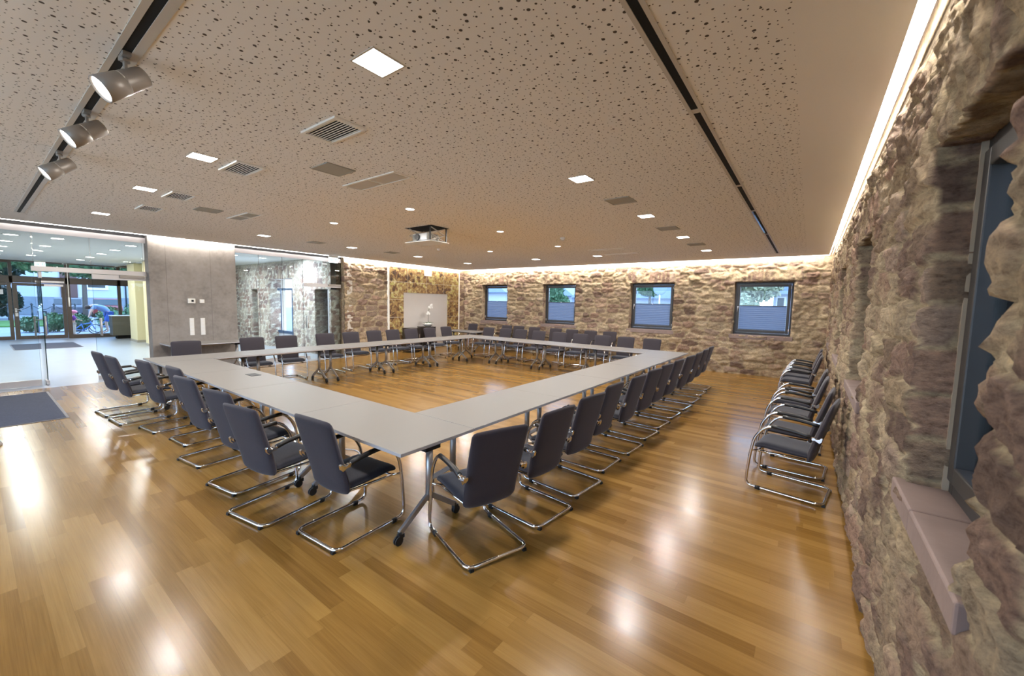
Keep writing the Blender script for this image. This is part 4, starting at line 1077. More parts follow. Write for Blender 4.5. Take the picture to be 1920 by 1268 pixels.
# thin dark upright object leaning at the left picture edge is a curved wooden chair leg with metal ferrule
t = thing('lectern_foot', 'rounded dark wooden stand edge with metal foot at the far left by the mat', 'stand', (-7.55, 0.035, 0))
q = MB(); prof = [(0.0, 0.05), (0.10, 0.05), (0.115, 0.2), (0.125, 0.45), (0.115, 0.62), (0.085, 0.75), (0.0, 0.78)]
q.lathe(prof, seg=40); q.build('wooden_body', mat('dark_walnut', (0.10, 0.045, 0.02), 0.35, var=0.3, bscale=30), t)
q = MB(); q.lathe([(0.0, 0.0), (0.13, 0.0), (0.13, 0.012), (0.115, 0.05), (0.0, 0.05)], seg=26); q.build('metal_foot', 'alu', t)

# mat on the wooden floor and mat in the foyer
def doormat(x0, y0, x1, y1, z, label):
    t = thing('door_mat', label, 'door mat', ((x0+x1)/2, (y0+y1)/2, z), 0, 'door mats')
    a, b_ = (x1-x0)/2, (y1-y0)/2
    q = MB(); q.bb((-a+0.03, -b_+0.03, 0.0), (a-0.03, b_-0.03, 0.009)); q.build('carpet', 'mat', t)
    q = MB(); e = 0.03
    for p0, p1 in (((-a, -b_), (a, -b_+e)), ((-a, b_-e), (a, b_)), ((-a, -b_+e), (-a+e, b_-e)), ((a-e, -b_+e), (a, b_-e))): q.bb((p0[0], p0[1], 0), (p1[0], p1[1], 0.006))
    q.build('rubber_edge', 'matedge', t)
doormat(-11.06, -1.0, -8.50, 0.80, 0.001, 'blue-grey door mat on the wooden floor before the glass door')
doormat(-21.95, 0.80, -19.75, 2.30, 0.0, 'dark door mat on the foyer tiles before the entrance')

# ------------------------------------------------------------------ glass partition
def glass_pane(name, y0, y1, z0, z1, label, x=XG, group='fixed panes of the glass partition'):
    t = thing(name, label, 'glass pane', (x, (y0+y1)/2, z0), 0, group)
    q = MB(); w = (y1-y0)/2
    q.bb((-0.004, -w+0.002, 0), (0.004, w-0.002, z1-z0)); q.build('pane', 'glass', t)
    q = MB(); q.bb((-0.0045, -w, 0), (0.0045, -w+0.002, z1-z0)); q.bb((-0.0045, w-0.002, 0), (0.0045, w, z1-z0)); q.build('pane_edge', 'glassedge', t)
    return t
def header(y0, y1, n):
    q = MB(); q.bb((XG-0.03, y0, 2.925), (XG+0.03, y1, 3.035)); o = q.build('trim_%d' % n, 'alu'); struct(o)
    q = MB(); q.bb((XG-0.02, y0, 3.035), (XG+0.02, y1, 3.10)); o = q.build('trim_%d' % (n+1), 'black'); struct(o)
header(YF, 2.41, 3); header(4.07, 7.0, 5)
q = MB(); q.bb((XL-0.19, YF, HC+0.015), (XCL-0.05, 2.41, HC+0.03)); q.bb((XL-0.19, 4.07, HC+0.015), (XCL-0.05, 7.0, HC+0.03)); struct(q.build('trim_7', 'white'))
glass_pane('glass_panel', 0.80, 1.55, 2.30, 2.925, 'clear glass panel over the open door leaf')
glass_pane('glass_panel', 1.56, 2.36, 2.30, 2.925, 'clear glass panel over the closed door leaf')
for (a, b_, lab) in ((-3.0, -1.2, 'fixed glass pane left of the door, the far one out of view'), (-1.19, 0.79, 'fixed glass pane beside the open glass door')):
    p_ = glass_pane('glass_panel', a, b_, 0.11, 2.925, lab)
    q = MB(); q.bb((-0.025, a-(a+b_)/2, -0.10), (0.025, b_-(a+b_)/2, 0.02)); q.build('bottom_rail', 'alu', p_)
for (a, b_, lab) in ((4.08, 4.67, 'narrow fixed glass pane beside the concrete wall'), (4.68, 5.26, 'fixed glass pane, second right of the concrete wall'), (5.27, 5.82, 'fixed glass pane left of the far glass door')):
    p_ = glass_pane('glass_panel', a, b_, 0.11, 2.925, lab)
    q = MB(); q.bb((-0.025, a-(a+b_)/2, -0.10), (0.025, b_-(a+b_)/2, 0.02)); q.build('bottom_rail', 'alu', p_)
glass_pane('glass_panel', 5.83, 7.0, 2.26, 2.925, 'glass panel over the far glass door')
# head rails
q = MB(); q.bb((XG+0.005, 0.76, 2.205), (XG+0.055, 1.555, 2.297)); q.bb((XG+0.005, 1.555, 2.205), (XG+0.055, 2.40, 2.30)); o = q.build('door_head_rail', 'alu', None, 0.003); tag(o, 'aluminium head rail across the near glass doorway', 'door rail')
def closed_leaf(y0, y1, ztop, hy, label, group):
    t = thing('glass_door', label, 'glass door', (XG, (y0+y1)/2, 0), 0, group)
    w = (y1-y0)/2; c = (y0+y1)/2
    q = MB(); q.bb((-0.005, -w+0.003, 0.012), (0.005, w-0.003, ztop-0.10)); q.build('pane', 'glass', t)
    q = MB(); q.bb((-0.0055, -w, 0.012), (0.0055, -w+0.003, ztop-0.1)); q.build('pane_edge', 'glassedge', t)
    q = MB(); q.bb((-0.03, -w, ztop-0.10), (0.045, w, ztop)); tr = q.build('top_rail', 'alu', t, bevel=0.003)
    q = MB(); q.bb((0.045, w-0.42, ztop-0.06), (0.085, w-0.02, ztop)); q.build('door_closer', 'spot', t, bevel=0.004)
    q = MB(); q.bb((-0.02, -w, 0.01), (0.02, -w+0.16, 0.10)); q.build('patch_fitting', 'alu', t)
    q = MB(); 
    for sx in (0.05, -0.05): q.cyl((sx, hy-c, 0.93), (sx, hy-c, 1.30), 0.013, 10)
    for z in (0.98, 1.25): q.cyl((-0.05, hy-c, z), (0.05, hy-c, z), 0.007, 8)
    q.build('pull_handle', 'alu', t)
    return t
closed_leaf(1.56, 2.38, 2.20, 1.65, 'closed leaf of the near glass double door with pull handle', 'glass door leaves')
closed_leaf(5.83, 6.98, 2.25, 5.93, 'closed far glass door beside the stone wall', 'glass door leaves')
# open leaf swung into the foyer
t = thing('glass_door', 'open leaf of the near glass double door seen nearly edge-on', 'glass door', (XG-0.02, 0.87, 0), 0, 'glass door leaves')
q = MB(); q.bb((-0.74, -0.005, 0.012), (-0.003, 0.005, 2.10)); q.build('pane', 'glass', t)
q = MB(); q.bb((-0.003, -0.0065, 0.1), (0.002, 0.0065, 2.10)); q.build('pane_edge', 'glassedge', t)
q = MB(); q.bb((-0.22, -0.02, 0.01), (0.02, 0.02, 0.09)); q.bb((-0.16, -0.02, 2.08), (0.02, 0.02, 2.20)); q.build('patch_fitting', 'alu', t, bevel=0.003)
q = MB()
for sy in (-0.07, 0.07): q.cyl((-0.62, sy, 0.92), (-0.62, sy, 1.32), 0.014, 10)
for z in (0.99, 1.25): q.cyl((-0.62, -0.07, z), (-0.62, 0.07, z), 0.008, 8)
q.build('pull_handle', 'alu', t)

# ------------------------------------------------------------------ foyer
HFY = 3.0
b = MB(); b.bb((-24.2, YF, HFY), (-11.95, 3.9, HFY+0.05)); struct(b.build('ceiling', 'foyer_ceiling'))
b = MB(); b.bb((-24.2, 3.9, 3.09), (-11.95, 7.2, 3.14)); struct(b.build('ceiling', 'foyer_ceiling'))
b = MB(); b.bb((-24.2, 3.86, 2.98), (-11.95, 3.90, 3.14)); struct(b.build('trim_8', 'foyer_ceiling'))
for yy, sd in ((2.49, 'right'), (0.635, 'left')):
    for i, x in enumerate((-13.53, -15.31, -17.14, -19.02, -20.89)):
        t = thing('foyer_downlight', 'round downlight in the foyer ceiling, %s in the %s row' % (ORD[i], sd), 'ceiling light', (x, yy, HFY), 0, 'round downlights in the foyer')
        q = MB(); q.lathe([(0.13, 0), (0.13, -0.006), (0.105, -0.010), (0.103, -0.002)], seg=20); q.build('trim_ring', 'ceramic', t)
        q = MB(); q.cyl((0, 0, -0.008), (0, 0, -0.002), 0.104, 20); q.build('diffuser', 'lamp', t)
        area('downlight_lamp', (x, yy, HFY-0.012), 0.18, 28, (0, 0, -1), (1, 0.93, 0.84), t)
for i, (x, y) in enumerate(((-14.4, 5.0), (-17.2, 5.2), (-13.2, 6.1))):  # added lamps: bluish fill standing in for daylight on the stone wall
    t = thing('foyer_downlight', 'added bluish fill downlight behind the far glass panes, %s of three' % ('nearest', 'farthest', 'middle')[i], 'ceiling light', (x, y, 3.09), 0, 'round downlights in the foyer')
    q = MB(); q.lathe([(0.11, 0), (0.11, -0.006), (0.09, -0.010), (0.088, -0.002)], seg=20); q.build('trim_ring', 'ceramic', t)
    q = MB(); q.cyl((0, 0, -0.008), (0, 0, -0.002), 0.088, 20); q.build('diffuser', 'lamp', t)
    area('downlight_lamp', (x, y, 3.075), 0.16, 60, (0, 0, -1), (0.80, 0.90, 1.0), t)
# stone wall across the foyer with doorways
stone_wall('wall_foyer', (0, 6.70, 0), (1, 0, 0), (0, -1, 0), -24.2, -11.9, 0, 3.14, lambda x: 0.05, lambda z: 0.045, [(-17.75, -17.15, 0.0, 2.12), (-16.15, -14.35, 0.0, 2.48), (-12.85, -12.0, 0.0, 2.10)], 0.42, 55, 0.30, 0.155, 0.02, pal=np.array([(0.34, 0.25, 0.24), (0.42, 0.34, 0.32), (0.30, 0.24, 0.25), (0.48, 0.42, 0.38)]), mort=np.array((0.72, 0.72, 0.70)), smear=0.35)
q = MB(); q.bb((-17.8, 7.14, 0), (-17.1, 7.2, 2.2)); struct(q.build('door_1', mat('dark_olive_door', (0.035, 0.045, 0.03), 0.5)))
q = MB(); q.bb((-14.98, 6.95, 0), (-14.35, 7.0, 2.12)); q.bb((-16.15, 6.98, 2.08), (-14.35, 7.0, 2.16)); q.bb((-15.9, 6.98, 0.6), (-15.86, 7.0, 2.1)); q.bb((-16.15, 6.98, 0.5), (-15.0, 7.0, 0.6)); struct(q.build('door_2', mat('slate_blue_door', (0.05, 0.09, 0.17), 0.4)))
q = MB(); q.bb((-16.2, 7.0, 0), (-15.0, 7.05, 0.55)); struct(q.build('wall_foyer', 'housewall'))
q = MB(); q.bb((-12.85, 7.10, 0), (-12.0, 7.15, 2.15)); struct(q.build('door_3', mat('night_blue_door', (0.012, 0.02, 0.045), 0.35)))
q = MB(); q.bb((-12.13, 6.72, 0), (-12.05, 7.1, 2.1)); struct(q.build('trim_9', 'alu'))
for a, b_ in ((-24.2, -17.8), (-17.1, -16.2), (-14.3, -12.9), (-11.99, -11.7)):
    q = MB(); q.bb((a, 7.12, 0), (b_, 7.3, 3.3)); struct(q.build('wall_foyer', 'plaster'))
q = MB(); q.bb((-24.2, 7.12, 2.1), (-11.7, 7.3, 3.3)) if False else q.bb((-16.2, 7.12, 2.5), (-14.3, 7.3, 3.3)); q.bb((-17.8, 7.12, 2.1), (-17.1, 7.3, 3.3)); q.bb((-12.9, 7.16, 2.1), (-12.0, 7.3, 3.3)); struct(q.build('wall_foyer', 'plaster'))
# cream columns and wall
for i, (a, b_, y0, y1) in enumerate(((-21.5, -20.45, 3.80, 4.35), (-19.15, -18.4, 3.78, 4.35))):
    t = thing('foyer_column', 'cream painted foyer column, %s' % ('the farther one by the reception desk', 'the nearer one at the concrete wall edge')[i], 'column', ((a+b_)/2, (y0+y1)/2, 0), 0, 'cream columns in the foyer')
    q = MB(); q.bb((-(b_-a)/2, -(y1-y0)/2, 0.0), ((b_-a)/2, (y1-y0)/2, 2.978)); q.build('shaft', 'cream', t, bevel=0.01)
    q = MB(); q.bb((-(b_-a)/2-0.012, -(y1-y0)/2-0.012, 0.0), ((b_-a)/2+0.012, (y1-y0)/2+0.012, 0.09)); q.build('skirting', 'speaker', t)
b = MB(); b.bb((-24.2, 4.6, 0), (-18.3, 4.7, 3.09)); struct(b.build('wall_foyer', 'cream'))
t = thing('banner_stand', 'tall narrow dark upright stand with orange band between the cream columns', 'stand', (-19.9, 4.2, 0))
q = MB(); q.bb((-0.10, -0.09, 0.0), (0.10, 0.09, 1.55)); q.build('stand_body', 'black', t, bevel=0.01)
q = MB(); q.bb((-0.102, -0.092, 1.55), (0.102, 0.092, 1.70)); q.build('orange_band', mat('orange_plastic', (0.65, 0.32, 0.05), 0.5), t)
q = MB(); q.ball((0, 0, 1.80), 0.09, 12); q.build('stand_knob', 'black', t)
# reception desk
t = thing('reception_desk', 'dark olive-grey reception desk standing off the floor by the entrance glazing', 'desk', (-22.85, 3.86, 0))
q = MB(); q.bb((-0.3, -0.40, 0.14), (0.3, 0.55, 0.92)); q.build('desk_body', mat('olive_grey_front', (0.10, 0.095, 0.075), 0.5), t, bevel=0.006)
q = MB(); q.bb((-0.32, -0.42, 0.92), (0.32, 0.57, 0.95)); q.build('desk_top', 'alu', t, bevel=0.004)
q = MB(); q.bb((-0.25, -0.25, 0.0), (0.2, 0.5, 0.14)); q.build('plinth', 'dark', t)
# entrance facade
XFc = -24.0
def fr(name, boxes, m='brownframe', d=0.09):
    q = MB()
    for (a, b_, z0, z1) in boxes: q.bb((XFc-d, a, z0), (XFc, b_, z1))
    o = q.build(name, m, None, 0.004); return struct(o)
fr('trim_10', [(-3.0, 7.2, 2.95, 3.10), (-0.32, -0.16, 0, 2.95), (0.99, 1.08, 2.15, 2.95), (2.40, 2.53, 0, 2.95), (3.90, 4.01, 0, 2.95), (-3.0, 4.7, 2.17, 2.42), (2.53, 4.7, 0.0, 0.15), (-3.0, -0.32, 0.0, 0.15), (-1.8, -1.7, 0, 2.95), (4.60, 4.7, 0, 2.95), (-0.16, 0.99, 2.90, 2.97)])
for i, (a, b_, lab) in enumerate(((-0.15, 1.03, 'left'), (1.05, 2.39, 'right'))):
    t = thing('door_%d' % (4+i), '', 'door', (XFc-0.045, (a+b_)/2, 0)); del t['label'], t['category']; struct(t)
    w = (b_-a)/2
    q = MB(); q.bb((-0.04, -w, 0.01), (0.04, -w+0.12, 2.16)); q.bb((-0.04, w-0.10, 0.01), (0.04, w, 2.16)); q.bb((-0.04, -w+0.12, 0.01), (0.04, w-0.10, 0.15)); q.bb((-0.04, -w+0.12, 2.06), (0.04, w-0.10, 2.16)); q.build('door_frame', 'brownframe', t, bevel=0.004)
    q = MB(); q.bb((-0.006, -w+0.12, 0.15), (0.006, w-0.10, 2.06)); q.build('door_pane', 'glass', t)
    if i:
        q = MB(); q.bb((0.04, -w+0.03, 1.05), (0.05, -w+0.08, 1.2)); q.tube([(0.045, -w+0.05, 1.15), (0.09, -w+0.05, 1.15), (0.09, -w+0.20, 1.15)], 0.012, 8); q.bb((0.04, -w+0.03, 0.9), (0.055, -w+0.10, 1.02)); q.build('door_handle', 'alu', t)
        q = MB(); q.bb((0.04, -0.1, 2.20), (0.09, w-0.02, 2.27)); q.bb((0.04, 0.12, 2.06), (0.08, w-0.05, 2.14)); q.build('door_closer', 'alu', t)
q = MB()
for (a, b_, z0, z1) in ((-1.7, -0.32, 0.15, 2.17), (2.53, 3.90, 0.15, 2.17), (4.01, 4.6, 0.15, 2.17), (-1.7, -0.32, 2.42, 2.95), (-0.16, 0.99, 2.42, 2.9), (1.08, 2.40, 2.42, 2.95), (2.53, 3.90, 2.42, 2.95), (4.01, 4.6, 2.42, 2.95), (-3.0, -1.8, 0.15, 2.95)):
    q.bb((XFc-0.05, a, z0), (XFc-0.04, b_, z1))
struct(q.build('window_9', 'glass'))
b = MB(); b.bb((-24.3, 4.7, 0), (-24.0, 7.3, 3.3)); b.bb((-24.3, YF-0.2, 3.05), (-24.0, 7.3, 3.4)); struct(b.build('wall_foyer', 'plaster'))
t = thing('opening_rod', 'slim white crank rod hanging beside the entrance door', 'rod', (-22.9+0.0, 2.36, 1.30))
q = MB(); q.tube([(-0.95, 0, 1.66), (-0.6, 0, 1.64), (0, 0, 1.62), (0, 0, 0.0)], 0.012, 8); q.cyl((0, 0, 0), (0, 0, 0.35), 0.02, 8); q.build('crank_rod', 'ceramic', t)
q = MB(); q.bb((-1.02, -0.02, 1.64), (-0.93, 0.02, 1.69)); q.build('rod_bracket', 'ceramic', t)
exit_sign(-23.4, 1.60, 1.87, 2.79, 3.0, 'lit white exit sign over the entrance door of the foyer')
q = MB(); q.bb((XFc-0.04, 0.62, 1.72), (XFc-0.035, 0.84, 1.90)); o = q.build('paper_notice', 'paper'); tag(o, 'small white paper notice on the left entrance door pane', 'notice')
# plain roof above everything
b = MB(); b.bb((-24.3, YF-0.2, 3.42), (XR+0.6, YB+0.6, 3.6)); struct(b.build('ceiling', 'plaster'))

# ------------------------------------------------------------------ outside
b = MB(); b.bb((-90, -60, -0.30), (-24.1, 60, -0.02)); struct(b.build('ground', 'pave'))
b = MB(); b.bb((-24.1, YB+0.4, -0.9), (80, 70, -0.55)); struct(b.build('ground', 'pave'))
b = MB(); b.bb((XR+0.7, -20, -0.9), (30, YB+0.4, -0.55)); struct(b.build('ground', 'grass'))
b = MB(); b.bb((-40, -14, -0.02), (-33.5, 3.4, 0.06)); struct(b.build('lawn', 'grass'))
def foliage(name, blobs, n, leaf, m, label, cat, group=None, trunk=None, seed=1):
    rnd = random.Random(seed); q = MB()
    tot = sum(b_[3]**2 for b_ in blobs)
    for (x, y, z, r, sz) in blobs:
        for _ in range(int(n*r*r/tot)):
            th = rnd.uniform(0, 2*PI); ph = math.acos(rnd.uniform(-1, 1)); rad = r*(0.72+0.3*rnd.random())
            p = Vector((x+rad*math.sin(ph)*math.cos(th), y+rad*math.sin(ph)*math.sin(th), z+rad*sz*math.cos(ph)))
            a = Vector((rnd.uniform(-1, 1), rnd.uniform(-1, 1), rnd.uniform(-1, 1))).normalized(); c = a.orthogonal().normalized()
            l_ = leaf*rnd.uniform(0.6, 1.3)
            q.add([p-a*l_, p+c*l_*0.5, p+a*l_, p-c*l_*0.5], [(0, 1, 2, 3)])
        q.ball((x, y, z), r*0.80, 10, (1, 1, sz))
    c0 = blobs[0]
    t = thing(name, label, cat, (c0[0], c0[1], 0), 0, group)
    o = q.build('foliage', m, t, loc=(-c0[0], -c0[1], 0))
    if trunk:
        q = MB(); q.tube([(0, 0, -0.05), (0.05, 0.03, trunk*0.5), (0, 0.02, trunk)], 0.14, 8, rf=lambda t_: 1-0.4*t_); q.build('trunk', 'bark', t)
    return t
foliage('street_tree', [(-43, -2.6, 4.3, 2.9, 0.9), (-43, 0.2, 3.9, 2.4, 0.8), (-42, -5.6, 4.6, 3.0, 0.9), (-42.5, -1.2, 2.4, 1.5, 1.0)], 9000, 0.22, 'plantdark', 'dark leafy tree behind the lawn, seen through the left door pane', 'tree', 'trees across the street', 3, 2)
foliage('street_tree', [(-38, 4.6, 3.9, 1.3, 0.8), (-38, 6.6, 4.0, 1.4, 0.8), (-38, 2.6, 4.2, 1.4, 0.8), (-38, 8.4, 4.0, 1.5, 0.7), (-38, 0.4, 4.1, 1.5, 0.8)], 8000, 0.20, 'plant', 'light green street tree spreading over the pale house', 'tree', 'trees across the street', 5, 3)
foliage('garden_bush', [(-44.5, 1.4, 1.2, 1.0, 1.0)], 2200, 0.14, 'plantdark', 'rounded dark clipped bush before the pale house', 'bush', 'bushes outside the entrance', None, 4)
foliage('garden_bush', [(-28.6, 2.35, 0.45, 0.55, 0.8), (-28.6, 3.1, 0.40, 0.55, 0.8), (-28.8, 1.75, 0.35, 0.45, 0.8)], 2600, 0.07, 'plant', 'pale flowering bush just outside the entrance glazing', 'bush', 'bushes outside the entrance', None, 5)
foliage('garden_bush', [(-31.5, 4.8, 0.5, 0.6, 1.0), (-32, 6.1, 0.6, 0.8, 1.1), (-32, 7.4, 0.7, 0.9, 1.1)], 2600, 0.08, 'plant', 'green bush behind the bending cyclist', 'bush', 'bushes outside the entrance', None, 6)
# pale house across the street
t = thing('town_house', 'pale rendered house with a stone plinth across the street', 'house', (-52, 4, 0))
q = MB(); q.bb((-6, -5.2, 1.5), (0, 13, 9.0)); q.build('wall', 'housewall', t)
q = MB(); q.bb((-6, -5.3, 0), (0.1, 13.1, 1.5)); q.build('plinth', 'houseplinth', t)
for (y, z) in ((3.1, 2.3), (7.5, 2.3), (-1.6, 4.9), (3.1, 5.2), (7.5, 5.2)):
    q = MB(); q.bb((0, y-0.75, z-0.1), (0.08, y+0.75, z+1.7)); f_ = q.build('window_frame', 'white', t)
    q = MB(); q.bb((0.08, y-0.55, z+0.1), (0.10, y+0.55, z+1.5)); q.build('window_pane', 'carglass', f_)
q = MB(); q.bb((0, 0.9, 0.0), (0.1, 1.9, 4.2)); q.build('house_door', mat('brown_door', (0.10, 0.05, 0.045), 0.5), t)
q = MB()
for y in (5.0, 5.5, 10.0): q.cyl((0.12, y, 0), (0.12, y, 8.8), 0.06, 8)
q.build('drainpipe', 'carglass', t)
q = MB(); q.bb((0.0, -2.3, 0.75), (0.12, -2.0, 1.05)); q.build('cellar_window', 'black', t)
t = thing('town_house', 'second pale house farther left across the street', 'house', (-60, -14, 0))
q = MB(); q.bb((-6, -12, 0), (0, 10, 8.0)); q.build('wall', 'housewall', t); q = MB(); q.prism([(-7, 8.0), (1, 8.0), (-3, 11.0)], -12.3, 10.3, 'y'); q.build('roof', 'roof', t)
# chain fence posts
for i in range(9):
    y = -3.2+i*0.95; t = thing('fence_post', 'low dark fence post on the lawn edge, %s from the left' % ORD[i], 'post', (-40.2, y, 0), 0, 'low posts along the lawn')
    q = MB(); q.cyl((0, 0, 0), (0, 0, 1.05), 0.045, 8); q.build('post_shaft', 'carglass', t)
    q = MB(); q.lathe([(0.07, 1.03), (0.07, 1.06), (0.0, 1.16)], seg=8); q.build('post_cap', 'carglass', t)
    if i < 8:
        q = MB(); q.tube([(0, 0.07+0.81*k/8, 0.95-0.22*math.sin(PI*k/8)) for k in range(9)], 0.02, 6); q.build('chain', 'carglass', t)
# litter bin
t = thing('ash_bin', 'slim dark blue standing bin with open top outside the entrance', 'bin', (-27.3, 1.98, 0))
q = MB(); q.bb((-0.1, -0.13, 0.0), (0.1, 0.13, 0.55)); q.build('bin_body', mat('dark_blue_steel', (0.03, 0.05, 0.12), 0.4), t, bevel=0.01)
q = MB(); q.bb((-0.08, -0.13, 0.55), (0.08, -0.10, 0.98)); q.bb((-0.08, 0.10, 0.55), (0.08, 0.13, 0.98)); q.bb((-0.1, -0.13, 0.95), (0.1, 0.13, 1.0)); q.build('bin_hood', 'carglass', t)
# cars
def car(x, y, m, label, rz=0, L=4.2):
    t = thing('parked_car', label, 'car', (x, y, 0), rz, 'cars parked across the street')
    h = L/2
    body = [(-h, 0.35), (-h, 0.75), (-h+0.12, 0.92), (-h+0.95, 0.98), (h-0.9, 0.96), (h-0.1, 0.72), (h, 0.45), (h, 0.28), (-h, 0.28)]
    q = MB(); q.prism(body, -0.85, 0.85, 'x'); q.build('body', m, t, bevel=0.05)
    cab = [(-h+0.35, 0.95), (-h+0.75, 1.42), (h-1.9, 1.45), (h-1.0, 0.95)]
    q = MB(); q.prism(cab, -0.74, 0.74, 'x'); q.build('cabin_glass', 'carglass', t, bevel=0.04)
    q = MB(); q.prism([(-h+0.72, 1.39), (-h+0.80, 1.46), (h-1.95, 1.49), (h-1.86, 1.42)], -0.72, 0.72, 'x'); q.build('roof', m, t, bevel=0.02)
    for sx in (-0.8, 0.8):
        for yy in (-h+0.8, h-0.8):
            q = MB(); q.cyl((sx-0.1, yy, 0.31), (sx+0.1, yy, 0.31), 0.31, 20); wv = q.build('wheel', 'rubber', t)
            q = MB(); q.cyl((sx+(0.101 if sx > 0 else -0.101), yy, 0.31), (sx+(0.11 if sx > 0 else -0.11), yy, 0.31), 0.19, 16); q.build('wheel_rim', 'alu', wv)
car(-49.0, 5.0, 'cargrey', 'dark grey car parked across the street, farther left', PI/2-0.12); car(-47.0, 6.9, 'carred', 'dark red car parked across the street before the grey one', PI/2-0.10)
# bicycles
def bicycle(x, y, rz, s, m, label):
    t = thing('bicycle', label, 'bicycle', (x, y, 0), rz, 'bicycles outside the glazing')
    r = 0.33*s; wb = 0.52*s
    for k in (-1, 1):
        q = MB(); q.tube([(k*wb+r*math.cos(a), 0, r+0.01+r*math.sin(a)) for a in [2*PI*i/24 for i in range(24)]], 0.018, 6, closed=True); wv = q.build('wheel', 'rubber', t)
        q = MB()
        for i in range(10):
            a = 2*PI*i/10; q.cyl((k*wb, 0, r+0.01), (k*wb+r*math.cos(a), 0, r+0.01+r*math.sin(a)), 0.003, 4)
        q.cyl((k*wb, -0.04, r+0.01), (k*wb, 0.04, r+0.01), 0.025, 8); q.build('spokes', 'alu', wv)
    q = MB(); bb_ = (-0.05*s, 0, 0.28*s); st = (-0.18*s, 0, 0.78*s); hd = (0.34*s, 0, 0.80*s); hd2 = (0.37*s, 0, 0.66*s)
    for p0, p1 in ((bb_, st), (bb_, hd2), ((-0.15*s, 0, 0.70*s), hd), ((-wb, 0, r), bb_), ((-wb, 0, r), (-0.15*s, 0, 0.70*s)), (hd, (wb, 0, r)), (hd, (0.30*s, 0, 0.95*s))): q.cyl(p0, p1, 0.02, 8)
    q.build('bicycle_frame', m, t)
    q = MB(); q.tube([(0.22*s, -0.25*s, 0.98*s), (0.30*s, -0.15*s, 0.96*s), (0.31*s, 0, 0.95*s), (0.30*s, 0.15*s, 0.96*s), (0.22*s, 0.25*s, 0.98*s)], 0.014, 6); q.build('handlebar', 'black', t)
    q = MB(); q.ball((-0.20*s, 0, 0.83*s), 0.11*s, 10, (1.2, 0.6, 0.3)); q.build('saddle', 'black', t)
    q = MB(); q.cyl((-0.05*s, 0.05, 0.28*s), (-0.05*s, 0.06, 0.28*s), 0.08*s, 14); q.bar((-0.05*s, 0.06, 0.28*s), (0.03*s, 0.06, 0.13*s), 0.02, 0.02); q.build('crank', 'alu', t)
bicycle(-26.2, 3.12, PI/2, 0.62, 'bikeblue', 'small blue child bicycle held by the child')
bicycle(-26.9, 4.15, PI/2, 0.95, 'bikeblue', 'blue bicycle behind the bending adult')
# people
def skinned(name, pts, edges, radii, m, parent, sub=2):
    me = bpy.data.meshes.new(name); me.from_pydata([Vector(p) for p in pts], edges, []); o = bpy.data.objects.new(name, me); COL.objects.link(o)
    o.parent = parent; me.materials.append(M[m])
    md = o.modifiers.new('skin', 'SKIN'); sd = o.modifiers.new('sub', 'SUBSURF'); sd.levels = sub; sd.render_levels = sub
    for i, r in enumerate(radii): me.skin_vertices[0].data[i].radius = (r, r)
    me.skin_vertices[0].data[0].use_root = True
    md.use_smooth_shade = True
    return o
def figure(t, J, s, skin='skin'):
    """J: dict of joints (metres)"""
    names = ['pelvis', 'waist', 'chest', 'neck', 'head', 'crown', 'shL', 'elL', 'wrL', 'haL', 'shR', 'elR', 'wrR', 'haR', 'hiL', 'knL', 'anL', 'toL', 'hiR', 'knR', 'anR', 'toR']
    rad = [.11, .105, .12, .05, .085, .06, .055, .04, .027, .03, .055, .04, .027, .03, .085, .055, .04, .035, .085, .055, .04, .035]
    E_ = [('pelvis', 'waist'), ('waist', 'chest'), ('chest', 'neck'), ('neck', 'head'), ('head', 'crown'), ('chest', 'shL'), ('shL', 'elL'), ('elL', 'wrL'), ('wrL', 'haL'), ('chest', 'shR'), ('shR', 'elR'), ('elR', 'wrR'), ('wrR', 'haR'), ('pelvis', 'hiL'), ('hiL', 'knL'), ('knL', 'anL'), ('anL', 'toL'), ('pelvis', 'hiR'), ('hiR', 'knR'), ('knR', 'anR'), ('anR', 'toR')]
    ix = {n: i for i, n in enumerate(names)}
    body = skinned('body', [J[n] for n in names], [(ix[a], ix[b_]) for a, b_ in E_], [r*s for r in rad], skin, t)
    def limb(name, chain, rr_, m): return skinned(name, [J[c] if isinstance(c, str) else c for c in chain], [(i, i+1) for i in range(len(chain)-1)], [r*s for r in rr_], m, t, 1)
    mid = lambda a, b_, k: tuple(J[a][i]*(1-k)+J[b_][i]*k for i in range(3))
    return body, limb, mid, ix
t = thing('person', 'person in a light blue shirt and blue shorts bending forward over a bicycle outside', 'person', (-26.6, 3.75, 0))
J = dict(pelvis=(0, 0.22, 0.93), waist=(0, 0.10, 1.10), chest=(0, -0.16, 1.28), neck=(0, -0.34, 1.26), head=(0, -0.44, 1.20), crown=(0, -0.50, 1.10),
         shL=(-0.17, -0.22, 1.25), elL=(-0.18, -0.34, 1.02), wrL=(-0.13, -0.40, 0.80), haL=(-0.12, -0.43, 0.72), shR=(0.17, -0.22, 1.25), elR=(0.18, -0.36, 1.02), wrR=(0.13, -0.43, 0.80), haR=(0.12, -0.46, 0.72),
         hiL=(-0.10, 0.22, 0.88), knL=(-0.11, 0.14, 0.48), anL=(-0.11, 0.20, 0.08), toL=(-0.11, 0.04, 0.03), hiR=(0.10, 0.22, 0.88), knR=(0.11, 0.10, 0.48), anR=(0.11, 0.15, 0.08), toR=(0.11, -0.01, 0.03))
body, limb, mid, ix = figure(t, J, 1.0)
P_ = [J['pelvis'], J['waist'], J['chest'], J['neck'], J['shL'], mid('shL', 'elL', 0.7), J['shR'], mid('shR', 'elR', 0.7)]
skinned('shirt', P_, [(0, 1), (1, 2), (2, 3), (2, 4), (4, 5), (2, 6), (6, 7)], [.15, .15, .165, .07, .085, .062, .085, .062], 'shirt', t)
